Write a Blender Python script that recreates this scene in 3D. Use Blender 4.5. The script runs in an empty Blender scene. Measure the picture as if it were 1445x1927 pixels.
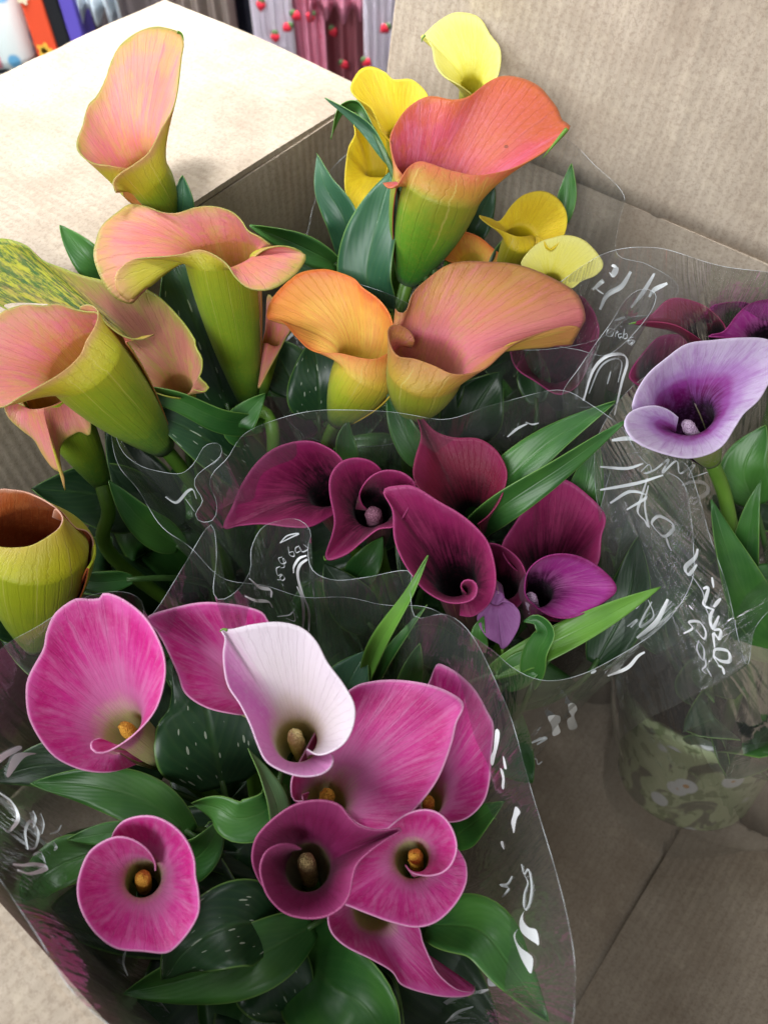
import bpy, bmesh, math, random
import numpy as np
from mathutils import Vector, Matrix
from mathutils.bvhtree import BVHTree
random.seed(7); rng = np.random.default_rng(7)
scene = bpy.context.scene
C = scene.collection

# ------------------------------------------------------------------ camera
H = 0.75; PITCH = math.radians(56); F = 1550.0; CX = 722.5; CY = 963.5
cd = bpy.data.cameras.new('camera'); cam = bpy.data.objects.new('camera', cd); C.objects.link(cam)
cam.location = (0, 0, H); cam.rotation_euler = (math.pi/2 - PITCH, 0, 0)
cd.sensor_fit = 'VERTICAL'; cd.sensor_height = 9.8; cd.lens = 9.8*F/1927
cd.clip_start = 0.01; cd.clip_end = 50
cd.dof.use_dof = True; cd.dof.focus_distance = 0.45; cd.dof.aperture_fstop = 2.4
scene.camera = cam
# ------------------------------------------------------------------ light
world = bpy.data.worlds.new('World'); scene.world = world; world.use_nodes = True
wb = world.node_tree.nodes['Background']; wb.inputs[0].default_value = (0.93, 0.97, 1.0, 1); wb.inputs[1].default_value = 0.2
def area(name, loc, target, sx, sy, power, col, spread=180):
    l = bpy.data.lights.new(name, 'AREA'); l.shape = 'RECTANGLE'; l.size = sx; l.size_y = sy; l.energy = power; l.color = col; l.spread = math.radians(spread)
    o = bpy.data.objects.new(name, l); C.objects.link(o); o.location = loc
    o.rotation_euler = (Vector(target)-Vector(loc)).to_track_quat('-Z', 'Y').to_euler()
area('shop_window_light', (-2.1, 1.0, 1.5), (-0.1, 0.3, 0.4), 1.3, 1.5, 50, (0.95, 0.98, 1.0))
area('ceiling_and_fill_light', (0.35, 0.75, 2.5), (0.05, 0.35, 0.3), 0.6, 1.2, 6, (0.97, 0.985, 1.0))
area('ceiling_and_fill_light', (-0.9, -1.7, 1.95), (0.0, 0.3, 0.35), 1.0, 1.4, 36, (0.97, 0.985, 1.0))  # added fill behind the camera that brightens the flowers, no ceiling panel
area('ceiling_and_fill_light', (-0.3, 1.0, 2.3), (-0.3, 1.35, 0.15), 0.4, 0.9, 16, (0.97, 0.985, 1.0), 50)  # added narrow lamp that only brightens the hanging clothes
scene.view_settings.view_transform = 'Standard'; scene.view_settings.look = 'None'
scene.view_settings.exposure = 0.58; scene.view_settings.gamma = 1
scene.cycles.transparent_max_bounces = 40; scene.cycles.max_bounces = 10
scene.cycles.caustics_reflective = False; scene.cycles.caustics_refractive = False

# ------------------------------------------------------------------ pixel -> direction helpers
sp_, cp_ = math.sin(PITCH), math.cos(PITCH)
FW = np.array([0, cp_, -sp_]); UP = np.array([0, sp_, cp_]); RT = np.array([1., 0, 0]); CAM = np.array([0, 0, H])
def P(px, py, d): return CAM + d*(RT*(px-CX)/F + UP*(CY-py)/F + FW)
def Pz(px, py, z):
    r = RT*(px-CX)/F + UP*(CY-py)/F + FW
    return CAM + r*(z-H)/r[2]
def Py(px, py, y):
    r = RT*(px-CX)/F + UP*(CY-py)/F + FW
    return CAM + r*y/r[1]
ZOOM = dict(A=(0,0,1445/750), B=(0,380,1445/600), C=(600,0,1445/845), D=(480,430,1445/720), E=(0,700,2.89),
            F=(400,760,1445/900), G=(0,1080,1445/700), H=(400,1130,1445/700), I=(950,480,1445/495), J=(1000,900,1340/445),
            K=(0,1450,1445/600), L=(900,1300,1445/545), M=(350,900,1445/400), X=(0,0,1))
def px(z, pts):
    ox, oy, s = ZOOM[z]
    return [(ox+p[0]/s, oy+p[1]/s) + tuple(p[2:]) for p in pts]
# box frame: s across, w along, z up
NV = np.array([.777, -.629, 0]); DV = np.array([.629, .777, 0])
def bw(s, w, z=0): return NV*s + DV*w + np.array([0, 0, z])

# ------------------------------------------------------------------ object helpers
def link(o, parent=None):
    C.objects.link(o)
    if parent is not None: o.parent = parent; o.matrix_parent_inverse = parent.matrix_world.inverted() if False else Matrix.Translation(-Vector(parent.location))
    return o
def tag(o, label=None, cat=None, group=None, kind=None):
    for k, v in (('label', label), ('category', cat), ('group', group), ('kind', kind)):
        if v: o[k] = v
    return o
def empty(name, loc, label, cat, group=None):
    o = bpy.data.objects.new(name, None); o.location = tuple(loc); o.empty_display_size = .02; C.objects.link(o)
    return tag(o, label, cat, group)
def mesh(name, verts, faces, mats, parent=None, uv=None, smooth=True, label=None):
    m = bpy.data.meshes.new(name); m.from_pydata([tuple(map(float, v)) for v in verts], [], faces)
    for mt in (mats if isinstance(mats, (list, tuple)) else [mats]): m.materials.append(mt)
    if uv is not None:
        l = m.uv_layers.new(name='UVMap')
        idx = np.zeros(len(m.loops), dtype=np.int32); m.loops.foreach_get('vertex_index', idx)
        l.data.foreach_set('uv', np.asarray(uv, dtype=np.float32)[idx].ravel())
    if smooth: m.polygons.foreach_set('use_smooth', [True]*len(m.polygons))
    m.update()
    o = bpy.data.objects.new(name, m); link(o, parent)
    if label: o['label'] = label
    return o
def catmull(pts, n, closed=False):
    p = np.asarray(pts, float); k = len(p)
    if closed: q = np.vstack([p[-1], p, p[0], p[1]]); segs = k
    else: q = np.vstack([2*p[0]-p[1], p, 2*p[-1]-p[-2]]); segs = k-1
    out = []
    for i in range(segs):
        a, b, c, d = q[i:i+4]
        for t in np.linspace(0, 1, 12, endpoint=False):
            out.append(.5*((2*b)+(-a+c)*t+(2*a-5*b+4*c-d)*t*t+(-a+3*b-3*c+d)*t**3))
    out.append(q[segs+1] if not closed else p[0]); out = np.array(out)
    s = np.concatenate([[0], np.cumsum(np.linalg.norm(np.diff(out, axis=0), axis=1))]); s /= s[-1]
    t = np.linspace(0, 1, n, endpoint=not closed)
    return np.stack([np.interp(t, s, out[:, j]) for j in range(p.shape[1])], 1)
def unit(v): return v/(np.linalg.norm(v, axis=-1, keepdims=True)+1e-12)
def grid_faces(nu, nv, closed=False):
    f = []
    for i in range(nu if closed else nu-1):
        for j in range(nv-1):
            a = i*nv+j; b = ((i+1) % nu)*nv+j
            f.append((a, b, b+1, a+1))
    return f
def tube(path, rad, n=10):
    path = np.asarray(path); m = len(path)
    rad = np.full(m, rad) if np.isscalar(rad) else np.asarray(rad)
    t = unit(np.gradient(path, axis=0)); ref = np.array([.31, .17, .93]); v = []
    e1 = unit(np.cross(t[0], ref))
    for i in range(m):
        e1 = unit(e1-t[i]*np.dot(e1, t[i])); e2 = np.cross(t[i], e1)
        for k in range(n):
            a = 2*math.pi*k/n; v.append(path[i]+rad[i]*(math.cos(a)*e1+math.sin(a)*e2))
    f = [(i*n+k, i*n+(k+1) % n, (i+1)*n+(k+1) % n, (i+1)*n+k) for i in range(m-1) for k in range(n)]
    f += [tuple(range(n))[::-1], tuple(range((m-1)*n, m*n))]
    return v, f
def bez(a, b, c, d, n):
    t = np.linspace(0, 1, n)[:, None]
    return (1-t)**3*a+3*(1-t)**2*t*b+3*(1-t)*t*t*c+t**3*d

# ------------------------------------------------------------------ materials
def lin(c, k=1.0):
    r = []
    for x in c:
        x = x/255; r.append((x/12.92 if x <= .04045 else ((x+.055)/1.055)**2.4)*k)
    return (*r, 1)
class NT:
    def __init__(s, name):
        s.m = bpy.data.materials.new(name); s.m.use_nodes = True; s.t = s.m.node_tree; s.n = s.t.nodes; s.n.clear()
        s.out = s.new('ShaderNodeOutputMaterial')
    def new(s, typ, **kw):
        n = s.n.new(typ)
        for k, v in kw.items(): setattr(n, k, v)
        return n
    def set(s, sock, v):
        if isinstance(v, bpy.types.NodeSocket): s.t.links.new(v, sock)
        elif v is not None: sock.default_value = v
    def math(s, op, a, b=None, c=None, clamp=False):
        n = s.new('ShaderNodeMath', operation=op); n.use_clamp = clamp
        for i, v in enumerate((a, b, c)):
            if v is not None: s.set(n.inputs[i], v)
        return n.outputs[0]
    def ramp(s, fac, stops, interp='EASE'):
        n = s.new('ShaderNodeValToRGB'); e = n.color_ramp; e.interpolation = interp
        while len(e.elements) < len(stops): e.elements.new(.5)
        for el, (p, c) in zip(e.elements, stops): el.position = p; el.color = c
        s.set(n.inputs[0], fac); return n.outputs[0]
    def mix(s, fac, a, b, mode='MIX'):
        n = s.new('ShaderNodeMix', data_type='RGBA', blend_type=mode)
        s.set(n.inputs[0], fac); s.set(n.inputs[6], a); s.set(n.inputs[7], b); return n.outputs[2]
    def noise(s, vec, scale, detail=3, rough=.55, dist=0):
        n = s.new('ShaderNodeTexNoise'); s.set(n.inputs['Vector'], vec); n.inputs['Scale'].default_value = scale
        n.inputs['Detail'].default_value = detail; n.inputs['Roughness'].default_value = rough; n.inputs['Distortion'].default_value = dist
        return n.outputs[0]
    def uv(s):
        n = s.new('ShaderNodeUVMap'); n.uv_map = 'UVMap'; x = s.new('ShaderNodeSeparateXYZ'); s.t.links.new(n.outputs[0], x.inputs[0])
        return x.outputs[0], x.outputs[1]
    def vec(s, x, y, z=0.0):
        n = s.new('ShaderNodeCombineXYZ')
        for i, v in enumerate((x, y, z)): s.set(n.inputs[i], v)
        return n.outputs[0]
    def obj(s): return s.new('ShaderNodeTexCoord').outputs['Object']
    def bump(s, h, strength, dist=.001):
        n = s.new('ShaderNodeBump'); n.inputs['Strength'].default_value = strength; n.inputs['Distance'].default_value = dist
        s.set(n.inputs['Height'], h); return n.outputs[0]
    def pbr(s, col, rough=.5, normal=None, spec=.5, translucent=0, tcol=None, **kw):
        b = s.new('ShaderNodeBsdfPrincipled'); s.set(b.inputs['Base Color'], col); s.set(b.inputs['Roughness'], rough)
        b.inputs['Specular IOR Level'].default_value = spec
        for k, v in kw.items(): s.set(b.inputs[k.replace('_', ' ')], v)
        if normal: s.set(b.inputs['Normal'], normal)
        o = b.outputs[0]
        if translucent:
            t = s.new('ShaderNodeBsdfTranslucent'); s.set(t.inputs[0], tcol if tcol is not None else col)
            x = s.new('ShaderNodeMixShader'); x.inputs[0].default_value = translucent
            s.t.links.new(o, x.inputs[1]); s.t.links.new(t.outputs[0], x.inputs[2]); o = x.outputs[0]
        s.t.links.new(o, s.out.inputs[0]); return s.m
def plain(name, col, rough=.6, spec=.4, **kw):
    t = NT(name); c = lin(col)
    n = t.noise(t.obj(), 60, 4); cc = t.mix(t.math('MULTIPLY', n, .25), c, (c[0]*.6, c[1]*.6, c[2]*.6, 1))
    return t.pbr(cc, rough, t.bump(n, .1), spec, **kw)

def petal(name, stops, streak, sfac=.5, hard=(.44, .60), fib=.34, second=None, uov=None, rim=None, speck=None, outer=False, k=.9, green=None, rough=.42):
    t = NT(name); u, v = t.uv(); geo = t.obj()
    soft = t.noise(geo, 55, 3, .6)
    vv = t.math('ADD', v, t.math('MULTIPLY', t.math('SUBTRACT', soft, .5), .22))
    col = t.ramp(vv, [(p, lin(c, k)) for p, c in stops])
    fine = t.noise(t.vec(t.math('MULTIPLY', u, 60), t.math('MULTIPLY', v, 3.2), .3), 1, 5, .65, .4)
    fibre = t.noise(t.vec(t.math('MULTIPLY', u, 260), t.math('MULTIPLY', v, 12), 5), 1, 3, .6)
    wide = t.noise(t.vec(t.math('MULTIPLY', u, 13), t.math('MULTIPLY', v, 2.0), 2.), 1, 6, .7, .8)
    s = t.ramp(t.math('ADD', t.math('MULTIPLY', fine, .55), t.math('MULTIPLY', wide, .45)), [(hard[0], (0, 0, 0, 1)), (hard[1], (1, 1, 1, 1))])
    mask = t.math('MULTIPLY', t.math('MULTIPLY', s, sfac), t.ramp(v, [(.3, (0, 0, 0, 1)), (.5, (1, 1, 1, 1)), (.9, (1, 1, 1, 1)), (1, (.35, .35, .35, 1))]))
    col = t.mix(mask, col, lin(streak, k))
    if second:   # patchy second pigment
        sm = t.noise(t.vec(t.math('MULTIPLY', u, 16), t.math('MULTIPLY', v, 3.5), 7.), 1, 5, .65, .6)
        col = t.mix(t.math('MULTIPLY', t.ramp(sm, [(.46, (0, 0, 0, 1)), (.66, (1, 1, 1, 1))]), second[1]), col, lin(second[0], k))
    if uov:      # a pigment that sits on one side of the petal
        stops_u, c = uov
        m = t.math('ADD', u, t.math('MULTIPLY', t.math('SUBTRACT', wide, .5), .12))
        f = t.ramp(m, [(p, (a, a, a, 1)) for p, a in stops_u])
        f = t.math('MULTIPLY', f, t.ramp(v, [(.34, (0, 0, 0, 1)), (.62, (1, 1, 1, 1))]))
        col = t.mix(f, col, lin(c, k))
    if green:    # mottled green patches
        (u0, u1), c1, c2 = green
        m = t.ramp(u, [(max(0, u0-.06), (0, 0, 0, 1)), (u0+.03, (1, 1, 1, 1)), (u1-.03, (1, 1, 1, 1)), (min(1, u1+.06), (0, 0, 0, 1))])
        sp = t.noise(t.vec(t.math('MULTIPLY', u, 100), t.math('MULTIPLY', v, 16), 9), 1, 5, .75)
        g = t.mix(t.ramp(sp, [(.42, (0, 0, 0, 1)), (.6, (1, 1, 1, 1))]), lin(c1, k), lin(c2, k))
        m = t.math('MULTIPLY', m, t.ramp(wide, [(.3, (.4, .4, .4, 1)), (.55, (1, 1, 1, 1))]))
        col = t.mix(t.math('MULTIPLY', m, t.ramp(vv, [(.55, (0, 0, 0, 1)), (.72, (1, 1, 1, 1))])), col, g)
    col = t.mix(t.math('MULTIPLY', t.math('SUBTRACT', 1.0, fibre), fib), col, t.mix(1.0, col, (.66, .6, .62, 1), 'MULTIPLY'))
    dapple = t.ramp(t.noise(geo, 420, 4, .7), [(.45, (0, 0, 0, 1)), (.75, (1, 1, 1, 1))])
    col = t.mix(t.math('MULTIPLY', dapple, .22), col, lin(streak, k))
    if outer:    # pale raised veins on the back of the spathe
        w = t.math('ABSOLUTE', t.math('SINE', t.math('MULTIPLY', t.math('ADD', u, t.math('MULTIPLY', wide, .02)), 3.14159*17)))
        vein = t.ramp(w, [(0, (1, 1, 1, 1)), (.085, (0, 0, 0, 1))])
        col = t.mix(t.math('MULTIPLY', t.math('MULTIPLY', vein, .5), t.ramp(v, [(.1, (0, 0, 0, 1)), (.3, (1, 1, 1, 1)), (.75, (1, 1, 1, 1)), (.9, (0, 0, 0, 1))])), col, lin((225, 215, 120), k))
    vl = t.math('ABSOLUTE', t.math('SINE', t.math('ADD', t.math('MULTIPLY', u, 3.14159*46), t.math('MULTIPLY', wide, 5))))
    vline = t.ramp(vl, [(0, (1, 1, 1, 1)), (.3, (0, 0, 0, 1))])
    col = t.mix(t.math('MULTIPLY', t.math('MULTIPLY', vline, .3), fine), col, t.mix(1.0, col, (.6, .5, .52, 1), 'MULTIPLY'))
    if rim: col = t.mix(t.ramp(v, [(.982, (0, 0, 0, 1)), (.999, (.6, .6, .6, 1))]), col, lin(rim, k))
    if speck:
        sv = t.new('ShaderNodeTexVoronoi'); t.set(sv.inputs['Vector'], geo); sv.inputs['Scale'].default_value = 75
        col = t.mix(t.math('MULTIPLY', t.math('LESS_THAN', sv.outputs['Distance'], .09), .7), col, lin(speck))
    h = t.math('ADD', t.math('MULTIPLY', fine, .8), t.math('ADD', t.math('MULTIPLY', fibre, .5), t.math('MULTIPLY', wide, 1.2)))
    return t.pbr(col, rough, t.bump(t.math('SUBTRACT', h, t.math('MULTIPLY', vline, .35)), .42, .0013), .4, translucent=.3, Sheen_Weight=.08)

PM = {}
def pal(name, inner, outer, streak, ostreak, **kw):
    okw = dict(sfac=.35, outer=True)
    PM[name] = (petal('petal_'+name, inner, streak, **kw), petal('petal_back_'+name, outer, ostreak, **okw))
pal('pink', [(.3,(214,205,140)),(.43,(232,196,190)),(.56,(232,128,192)),(.72,(224,60,160)),(.9,(214,34,140)),(1,(232,90,178))],
    [(0,(120,150,60)),(.3,(212,205,140)),(.5,(214,120,170)),(1,(196,52,136))], (232,140,196), (225,140,180), rim=(242,198,226), sfac=.75, hard=(.4,.66), fib=.3, k=1.02)
pal('white', [(.3,(222,212,150)),(.45,(238,228,205)),(.65,(246,238,238)),(1,(250,240,248))],
    [(0,(130,160,70)),(.3,(212,205,140)),(.6,(240,205,225)),(1,(236,180,220))], (248,236,244), (240,210,230), uov=([(.48,0),(.62,.95),(1,.75)],(238,124,212)), rim=(250,240,248), sfac=.4, hard=(.36,.74), fib=.15)
pal('wine', [(.3,(196,186,130)),(.40,(170,90,120)),(.5,(150,32,98)),(.75,(158,30,100)),(1,(186,66,132))],
    [(0,(120,130,60)),(.4,(170,60,110)),(1,(150,30,95))], (178,52,124), (180,70,130), sfac=.5, rim=(206,110,160), k=.74)
pal('burgundy', [(.36,(20,2,14)),(.54,(64,4,36)),(.72,(128,15,74)),(.92,(176,38,110)),(1,(192,70,134))],
    [(0,(90,90,50)),(.4,(120,30,66)),(1,(160,46,98))], (184,56,114), (170,70,110), sfac=.55, k=.84)
pal('maroon', [(.36,(26,3,12)),(.55,(74,6,26)),(.78,(128,14,52)),(1,(160,40,90))],
    [(0,(90,90,50)),(.4,(100,20,46)),(1,(136,34,70))], (140,26,62), (140,50,80), sfac=.5)
pal('violet', [(.36,(28,2,26)),(.52,(104,10,84)),(.72,(184,46,156)),(.9,(190,62,166)),(1,(160,30,120))],
    [(0,(90,90,50)),(.4,(120,40,90)),(1,(150,44,110))], (206,110,184), (160,70,130), sfac=.6)
pal('lilac', [(.3,(150,70,130)),(.6,(176,104,176)),(1,(190,120,190))],
    [(0,(120,70,100)),(.4,(160,90,160)),(1,(186,120,186))], (196,140,200), (200,150,205))
pal('lavender', [(.38,(46,2,42)),(.54,(132,10,112)),(.64,(176,70,172)),(.73,(212,164,228)),(.85,(232,212,246)),(1,(238,224,250))],
    [(0,(120,150,40)),(.3,(170,165,120)),(.6,(214,180,224)),(1,(226,204,240))], (190,120,206), (200,170,220), sfac=.5, rim=(240,226,250))
pal('coral', [(.3,(190,76,70)),(.48,(224,88,112)),(.72,(230,92,112)),(.9,(228,100,80)),(1,(222,118,60))],
    [(0,(74,156,48)),(.2,(116,178,44)),(.36,(168,178,46)),(.6,(206,152,56)),(1,(224,116,80))], (246,140,170), (200,180,70), second=((232,116,56),.5), hard=(.46,.62), fib=.5, uov=([(.40,0),(.5,.7),(.62,.6),(.72,0)],(222,112,62)), rim=(206,132,72), speck=(120,60,40), sfac=.6)
pal('salmon', [(.3,(206,140,64)),(.5,(226,136,98)),(.7,(234,142,122)),(.86,(232,154,136)),(.95,(218,166,110)),(1,(180,170,80))],
    [(0,(92,150,50)),(.2,(150,186,44)),(.45,(198,206,44)),(.8,(210,200,56)),(1,(222,172,110))], (236,120,146), (196,190,50), rim=(150,160,70), second=((214,176,84),.5), k=1.0, sfac=.6, hard=(.44,.62), fib=.5)
pal('mottled', [(.3,(200,150,90)),(.5,(206,136,104)),(.8,(200,130,106)),(1,(170,165,70))],
    [(0,(96,140,44)),(.4,(160,160,50)),(1,(200,140,100))], (190,112,102), (176,170,50), rim=(160,180,60), second=((172,172,58),.5), sfac=.6, green=((.30,.58),(52,104,22),(190,190,36)))
pal('orange', [(.3,(236,206,80)),(.48,(246,206,88)),(.7,(246,190,80)),(.88,(240,160,66)),(1,(230,112,50))],
    [(0,(110,166,48)),(.2,(186,204,48)),(.42,(236,206,70)),(.7,(240,180,86)),(1,(232,140,70))], (240,148,76), (226,200,90), k=1.05, sfac=.5, rim=(236,150,60))
pal('apricot', [(.3,(210,124,104)),(.42,(236,128,140)),(.6,(230,136,112)),(.78,(216,148,82)),(1,(190,122,64))],
    [(0,(96,154,44)),(.25,(170,184,46)),(.5,(212,176,64)),(1,(212,146,82))], (232,132,136), (200,180,70), second=((208,168,72),.45), hard=(.44,.62), fib=.5, uov=([(.40,0),(.5,.75),(.56,.6),(.66,0)],(230,118,146)), rim=(160,112,70), sfac=.6)
pal('rust', [(.3,(150,70,30)),(.6,(198,100,44)),(.9,(206,112,60)),(1,(228,170,140))],
    [(0,(100,146,36)),(.3,(176,192,26)),(.6,(200,200,30)),(1,(206,186,66))], (222,140,80), (186,180,50), sfac=.5, rim=(232,180,160))
pal('yellow', [(.3,(214,190,20)),(.45,(234,208,22)),(.8,(244,216,26)),(1,(246,224,50))],
    [(0,(110,150,40)),(.3,(196,190,40)),(.6,(236,210,34)),(1,(242,216,40))], (226,184,22), (230,200,60), sfac=.45)
pal('lemon', [(.3,(222,210,50)),(.45,(238,228,70)),(.8,(244,238,112)),(1,(246,242,140))],
    [(0,(130,170,60)),(.3,(206,206,70)),(.6,(236,228,80)),(1,(240,234,110))], (246,240,140), (238,230,100), sfac=.4)

def leaf_mat(name, c1, c2, flecks=.0, edge=(110,150,70)):
    t = NT(name); u, v = t.uv(); g = t.obj()
    big = t.noise(g, 22, 3); col = t.mix(t.ramp(big, [(.35, (0, 0, 0, 1)), (.7, (1, 1, 1, 1))]), lin(c1), lin(c2))
    uu = t.math('ABSOLUTE', t.math('SUBTRACT', u, .5))
    # side veins sweep from the midrib to the margin
    ph = t.math('SUBTRACT', t.math('MULTIPLY', v, 46), t.math('MULTIPLY', uu, 62))
    ve = t.math('SINE', t.math('ADD', ph, t.math('MULTIPLY', big, 3)))
    col = t.mix(t.math('MULTIPLY', t.ramp(ve, [(.3, (0, 0, 0, 1)), (1, (1, 1, 1, 1))]), .05), col, lin((110, 150, 80)))
    mid = t.ramp(uu, [(0, (1, 1, 1, 1)), (.045, (0, 0, 0, 1))]); col = t.mix(t.math('MULTIPLY', mid, .16), col, lin((90, 130, 64)))
    mar = t.ramp(uu, [(.475, (0, 0, 0, 1)), (.495, (1, 1, 1, 1))]); col = t.mix(t.math('MULTIPLY', mar, .75), col, lin(edge))
    if flecks:
        vo = t.new('ShaderNodeTexVoronoi'); t.set(vo.inputs['Vector'], t.vec(t.math('MULTIPLY', u, 22), t.math('MULTIPLY', v, 8))); vo.inputs['Scale'].default_value = 1
        vo.inputs['Randomness'].default_value = 1
        sx = t.new('ShaderNodeSeparateColor'); t.t.links.new(vo.outputs['Color'], sx.inputs[0])
        d = t.math('LESS_THAN', vo.outputs['Distance'], t.math('MULTIPLY', t.math('SUBTRACT', sx.outputs[0], 1-flecks), .36))
        col = t.mix(t.math('MULTIPLY', d, .75), col, lin((190, 205, 180)))
    h = t.math('ADD', t.math('MULTIPLY', ve, .03), t.math('ADD', big, t.math('MULTIPLY', mid, -.6)))
    return t.pbr(col, .36, t.bump(h, .3, .0015), .45, translucent=.14, tcol=lin((110, 160, 40)))
LM = {'dark': leaf_mat('leaf_dark', (26, 52, 30), (40, 72, 40)), 'mid': leaf_mat('leaf_mid', (44, 92, 40), (70, 122, 50)),
      'spot': leaf_mat('leaf_flecked', (30, 62, 38), (46, 82, 48), .75), 'light': leaf_mat('leaf_light', (76, 122, 44), (98, 146, 52)),
      'blue': leaf_mat('leaf_cool', (40, 84, 58), (62, 106, 76), .25), 'flip': leaf_mat('leaf_underside', (84, 116, 76), (104, 136, 90))}
def stem_mat(name, c1, c2):
    t = NT(name); g = t.obj(); n = t.noise(g, 35, 4); m = t.new('ShaderNodeMapping'); t.t.links.new(g, m.inputs[0]); m.inputs['Scale'].default_value = (260, 260, 14)
    f = t.noise(m.outputs[0], 1, 3); return t.pbr(t.mix(t.math('ADD', t.math('MULTIPLY', n, .6), t.math('MULTIPLY', f, .4)), lin(c1), lin(c2)), .4, t.bump(f, .15), .45)
M_STEM = stem_mat('stem_green', (62, 108, 34), (112, 150, 52)); M_STEMD = stem_mat('stem_dark', (40, 70, 34), (70, 104, 46))
def spadix_mat(name, c1, c2):
    t = NT(name); v = t.new('ShaderNodeTexVoronoi'); t.set(v.inputs['Vector'], t.obj()); v.inputs['Scale'].default_value = 1100
    return t.pbr(t.mix(v.outputs['Distance'], lin(c1), lin(c2)), .75, t.bump(v.outputs['Distance'], 1, .0006), .2)
SM = {'gold': spadix_mat('spadix_gold', (196, 140, 40), (240, 190, 80)), 'cream': spadix_mat('spadix_cream', (226, 206, 130), (245, 230, 170)),
      'mauve': spadix_mat('spadix_mauve', (84, 44, 64), (170, 120, 140)), 'grey': spadix_mat('spadix_grey', (150, 120, 150), (220, 200, 220)),
      'tan': spadix_mat('spadix_tan', (120, 96, 60), (206, 186, 130))}

def film():
    t = NT('clear_cellophane'); g = t.obj()
    u, v = t.uv(); n1 = t.noise(t.vec(t.math('MULTIPLY', u, 46), t.math('MULTIPLY', v, 2.2), 0.0), 1, 4, .6, .8); n2 = t.noise(g, 60, 3, .55, .8)
    n1 = t.math('MULTIPLY', t.math('ABSOLUTE', t.math('SUBTRACT', n1, .5)), 2.2); nr = t.bump(t.math('ADD', n1, t.math('MULTIPLY', n2, .15)), .36, .007)
    tr = t.new('ShaderNodeBsdfTransparent'); tr.inputs[0].default_value = (.935, .945, .945, 1)
    gl = t.new('ShaderNodeBsdfGlossy'); gl.inputs[0].default_value = (1, 1, 1, 1); gl.inputs['Roughness'].default_value = .07; t.set(gl.inputs['Normal'], nr)
    fr = t.new('ShaderNodeFresnel'); fr.inputs[0].default_value = 1.46; t.set(fr.inputs['Normal'], nr)
    di = t.new('ShaderNodeBsdfDiffuse'); di.inputs[0].default_value = (.8, .84, .86, 1)
    a = t.new('ShaderNodeMixShader'); a.inputs[0].default_value = .03; t.t.links.new(tr.outputs[0], a.inputs[1]); t.t.links.new(di.outputs[0], a.inputs[2])
    b = t.new('ShaderNodeMixShader'); t.set(b.inputs[0], t.math('MINIMUM', t.math('MULTIPLY', fr.outputs[0], 1.6), .42)); t.t.links.new(a.outputs[0], b.inputs[1]); t.t.links.new(gl.outputs[0], b.inputs[2])
    t.t.links.new(b.outputs[0], t.out.inputs[0]); return t.m
M_FILM = film()
def alpha_mat(name, col, a, rough=.3):
    t = NT(name); tr = t.new('ShaderNodeBsdfTransparent'); b = t.new('ShaderNodeBsdfPrincipled'); b.inputs['Base Color'].default_value = lin(col); b.inputs['Roughness'].default_value = rough
    x = t.new('ShaderNodeMixShader'); x.inputs[0].default_value = a; t.t.links.new(tr.outputs[0], x.inputs[1]); t.t.links.new(b.outputs[0], x.inputs[2]); t.t.links.new(x.outputs[0], t.out.inputs[0]); return t.m
M_EDGE = alpha_mat('film_cut_edge', (225, 232, 236), .34)
t = M_EDGE.node_tree; nz = t.nodes.new('ShaderNodeTexNoise'); nz.inputs['Scale'].default_value = 70; tc = t.nodes.new('ShaderNodeTexCoord'); t.links.new(tc.outputs['Object'], nz.inputs['Vector'])
rp = t.nodes.new('ShaderNodeValToRGB'); rp.color_ramp.elements[0].position = .38; rp.color_ramp.elements[0].color = (.04, .04, .04, 1); rp.color_ramp.elements[1].position = .68; rp.color_ramp.elements[1].color = (.7, .7, .7, 1)
t.links.new(nz.outputs[0], rp.inputs[0]); t.links.new(rp.outputs[0], [n for n in t.nodes if n.type == 'MIX_SHADER'][0].inputs[0])
M_PRINT = alpha_mat('white_print', (244, 247, 248), .93, .45); M_PRINT2 = alpha_mat('white_print_thin', (232, 238, 240), .6, .5)

def cardboard(name, axis, k=1.0):
    t = NT(name); g = t.obj(); sx = t.new('ShaderNodeSeparateXYZ'); t.t.links.new(g, sx.inputs[0])
    cor = t.noise(t.vec(t.math('MULTIPLY', sx.outputs[axis], 150), t.math('MULTIPLY', sx.outputs[1-axis], 5), t.math('MULTIPLY', sx.outputs[2], 5)), 1, 2, .5)
    wv = t.math('SINE', t.math('ADD', t.math('MULTIPLY', sx.outputs[axis], 2*math.pi/.0068), t.math('MULTIPLY', cor, 1.5)))
    fib = t.noise(g, 420, 5, .8); blot = t.noise(g, 14, 4, .6); clo = t.noise(g, 90, 4, .6)
    base = t.mix(t.ramp(blot, [(.3, (0, 0, 0, 1)), (.7, (1, 1, 1, 1))]), lin((166, 151, 134), k), lin((186, 172, 155), k))
    base = t.mix(t.math('MULTIPLY', t.ramp(fib, [(.46, (0, 0, 0, 1)), (.62, (1, 1, 1, 1))]), .4), base, lin((128, 110, 94), k))
    base = t.mix(t.math('MULTIPLY', t.ramp(clo, [(.5, (0, 0, 0, 1)), (.7, (1, 1, 1, 1))]), .18), base, lin((216, 202, 178), k))
    base = t.mix(t.math('MULTIPLY', t.ramp(wv, [(.2, (0, 0, 0, 1)), (1, (1, 1, 1, 1))]), .10), base, lin((140, 122, 102), k))
    h = t.math('ADD', t.math('MULTIPLY', wv, .26), t.math('ADD', t.math('MULTIPLY', fib, .5), t.math('ADD', t.math('MULTIPLY', cor, .4), blot)))
    return t.pbr(base, .82, t.bump(h, .35, .0011), .2)
M_CARD = cardboard('kraft_cardboard', 0)

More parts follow.
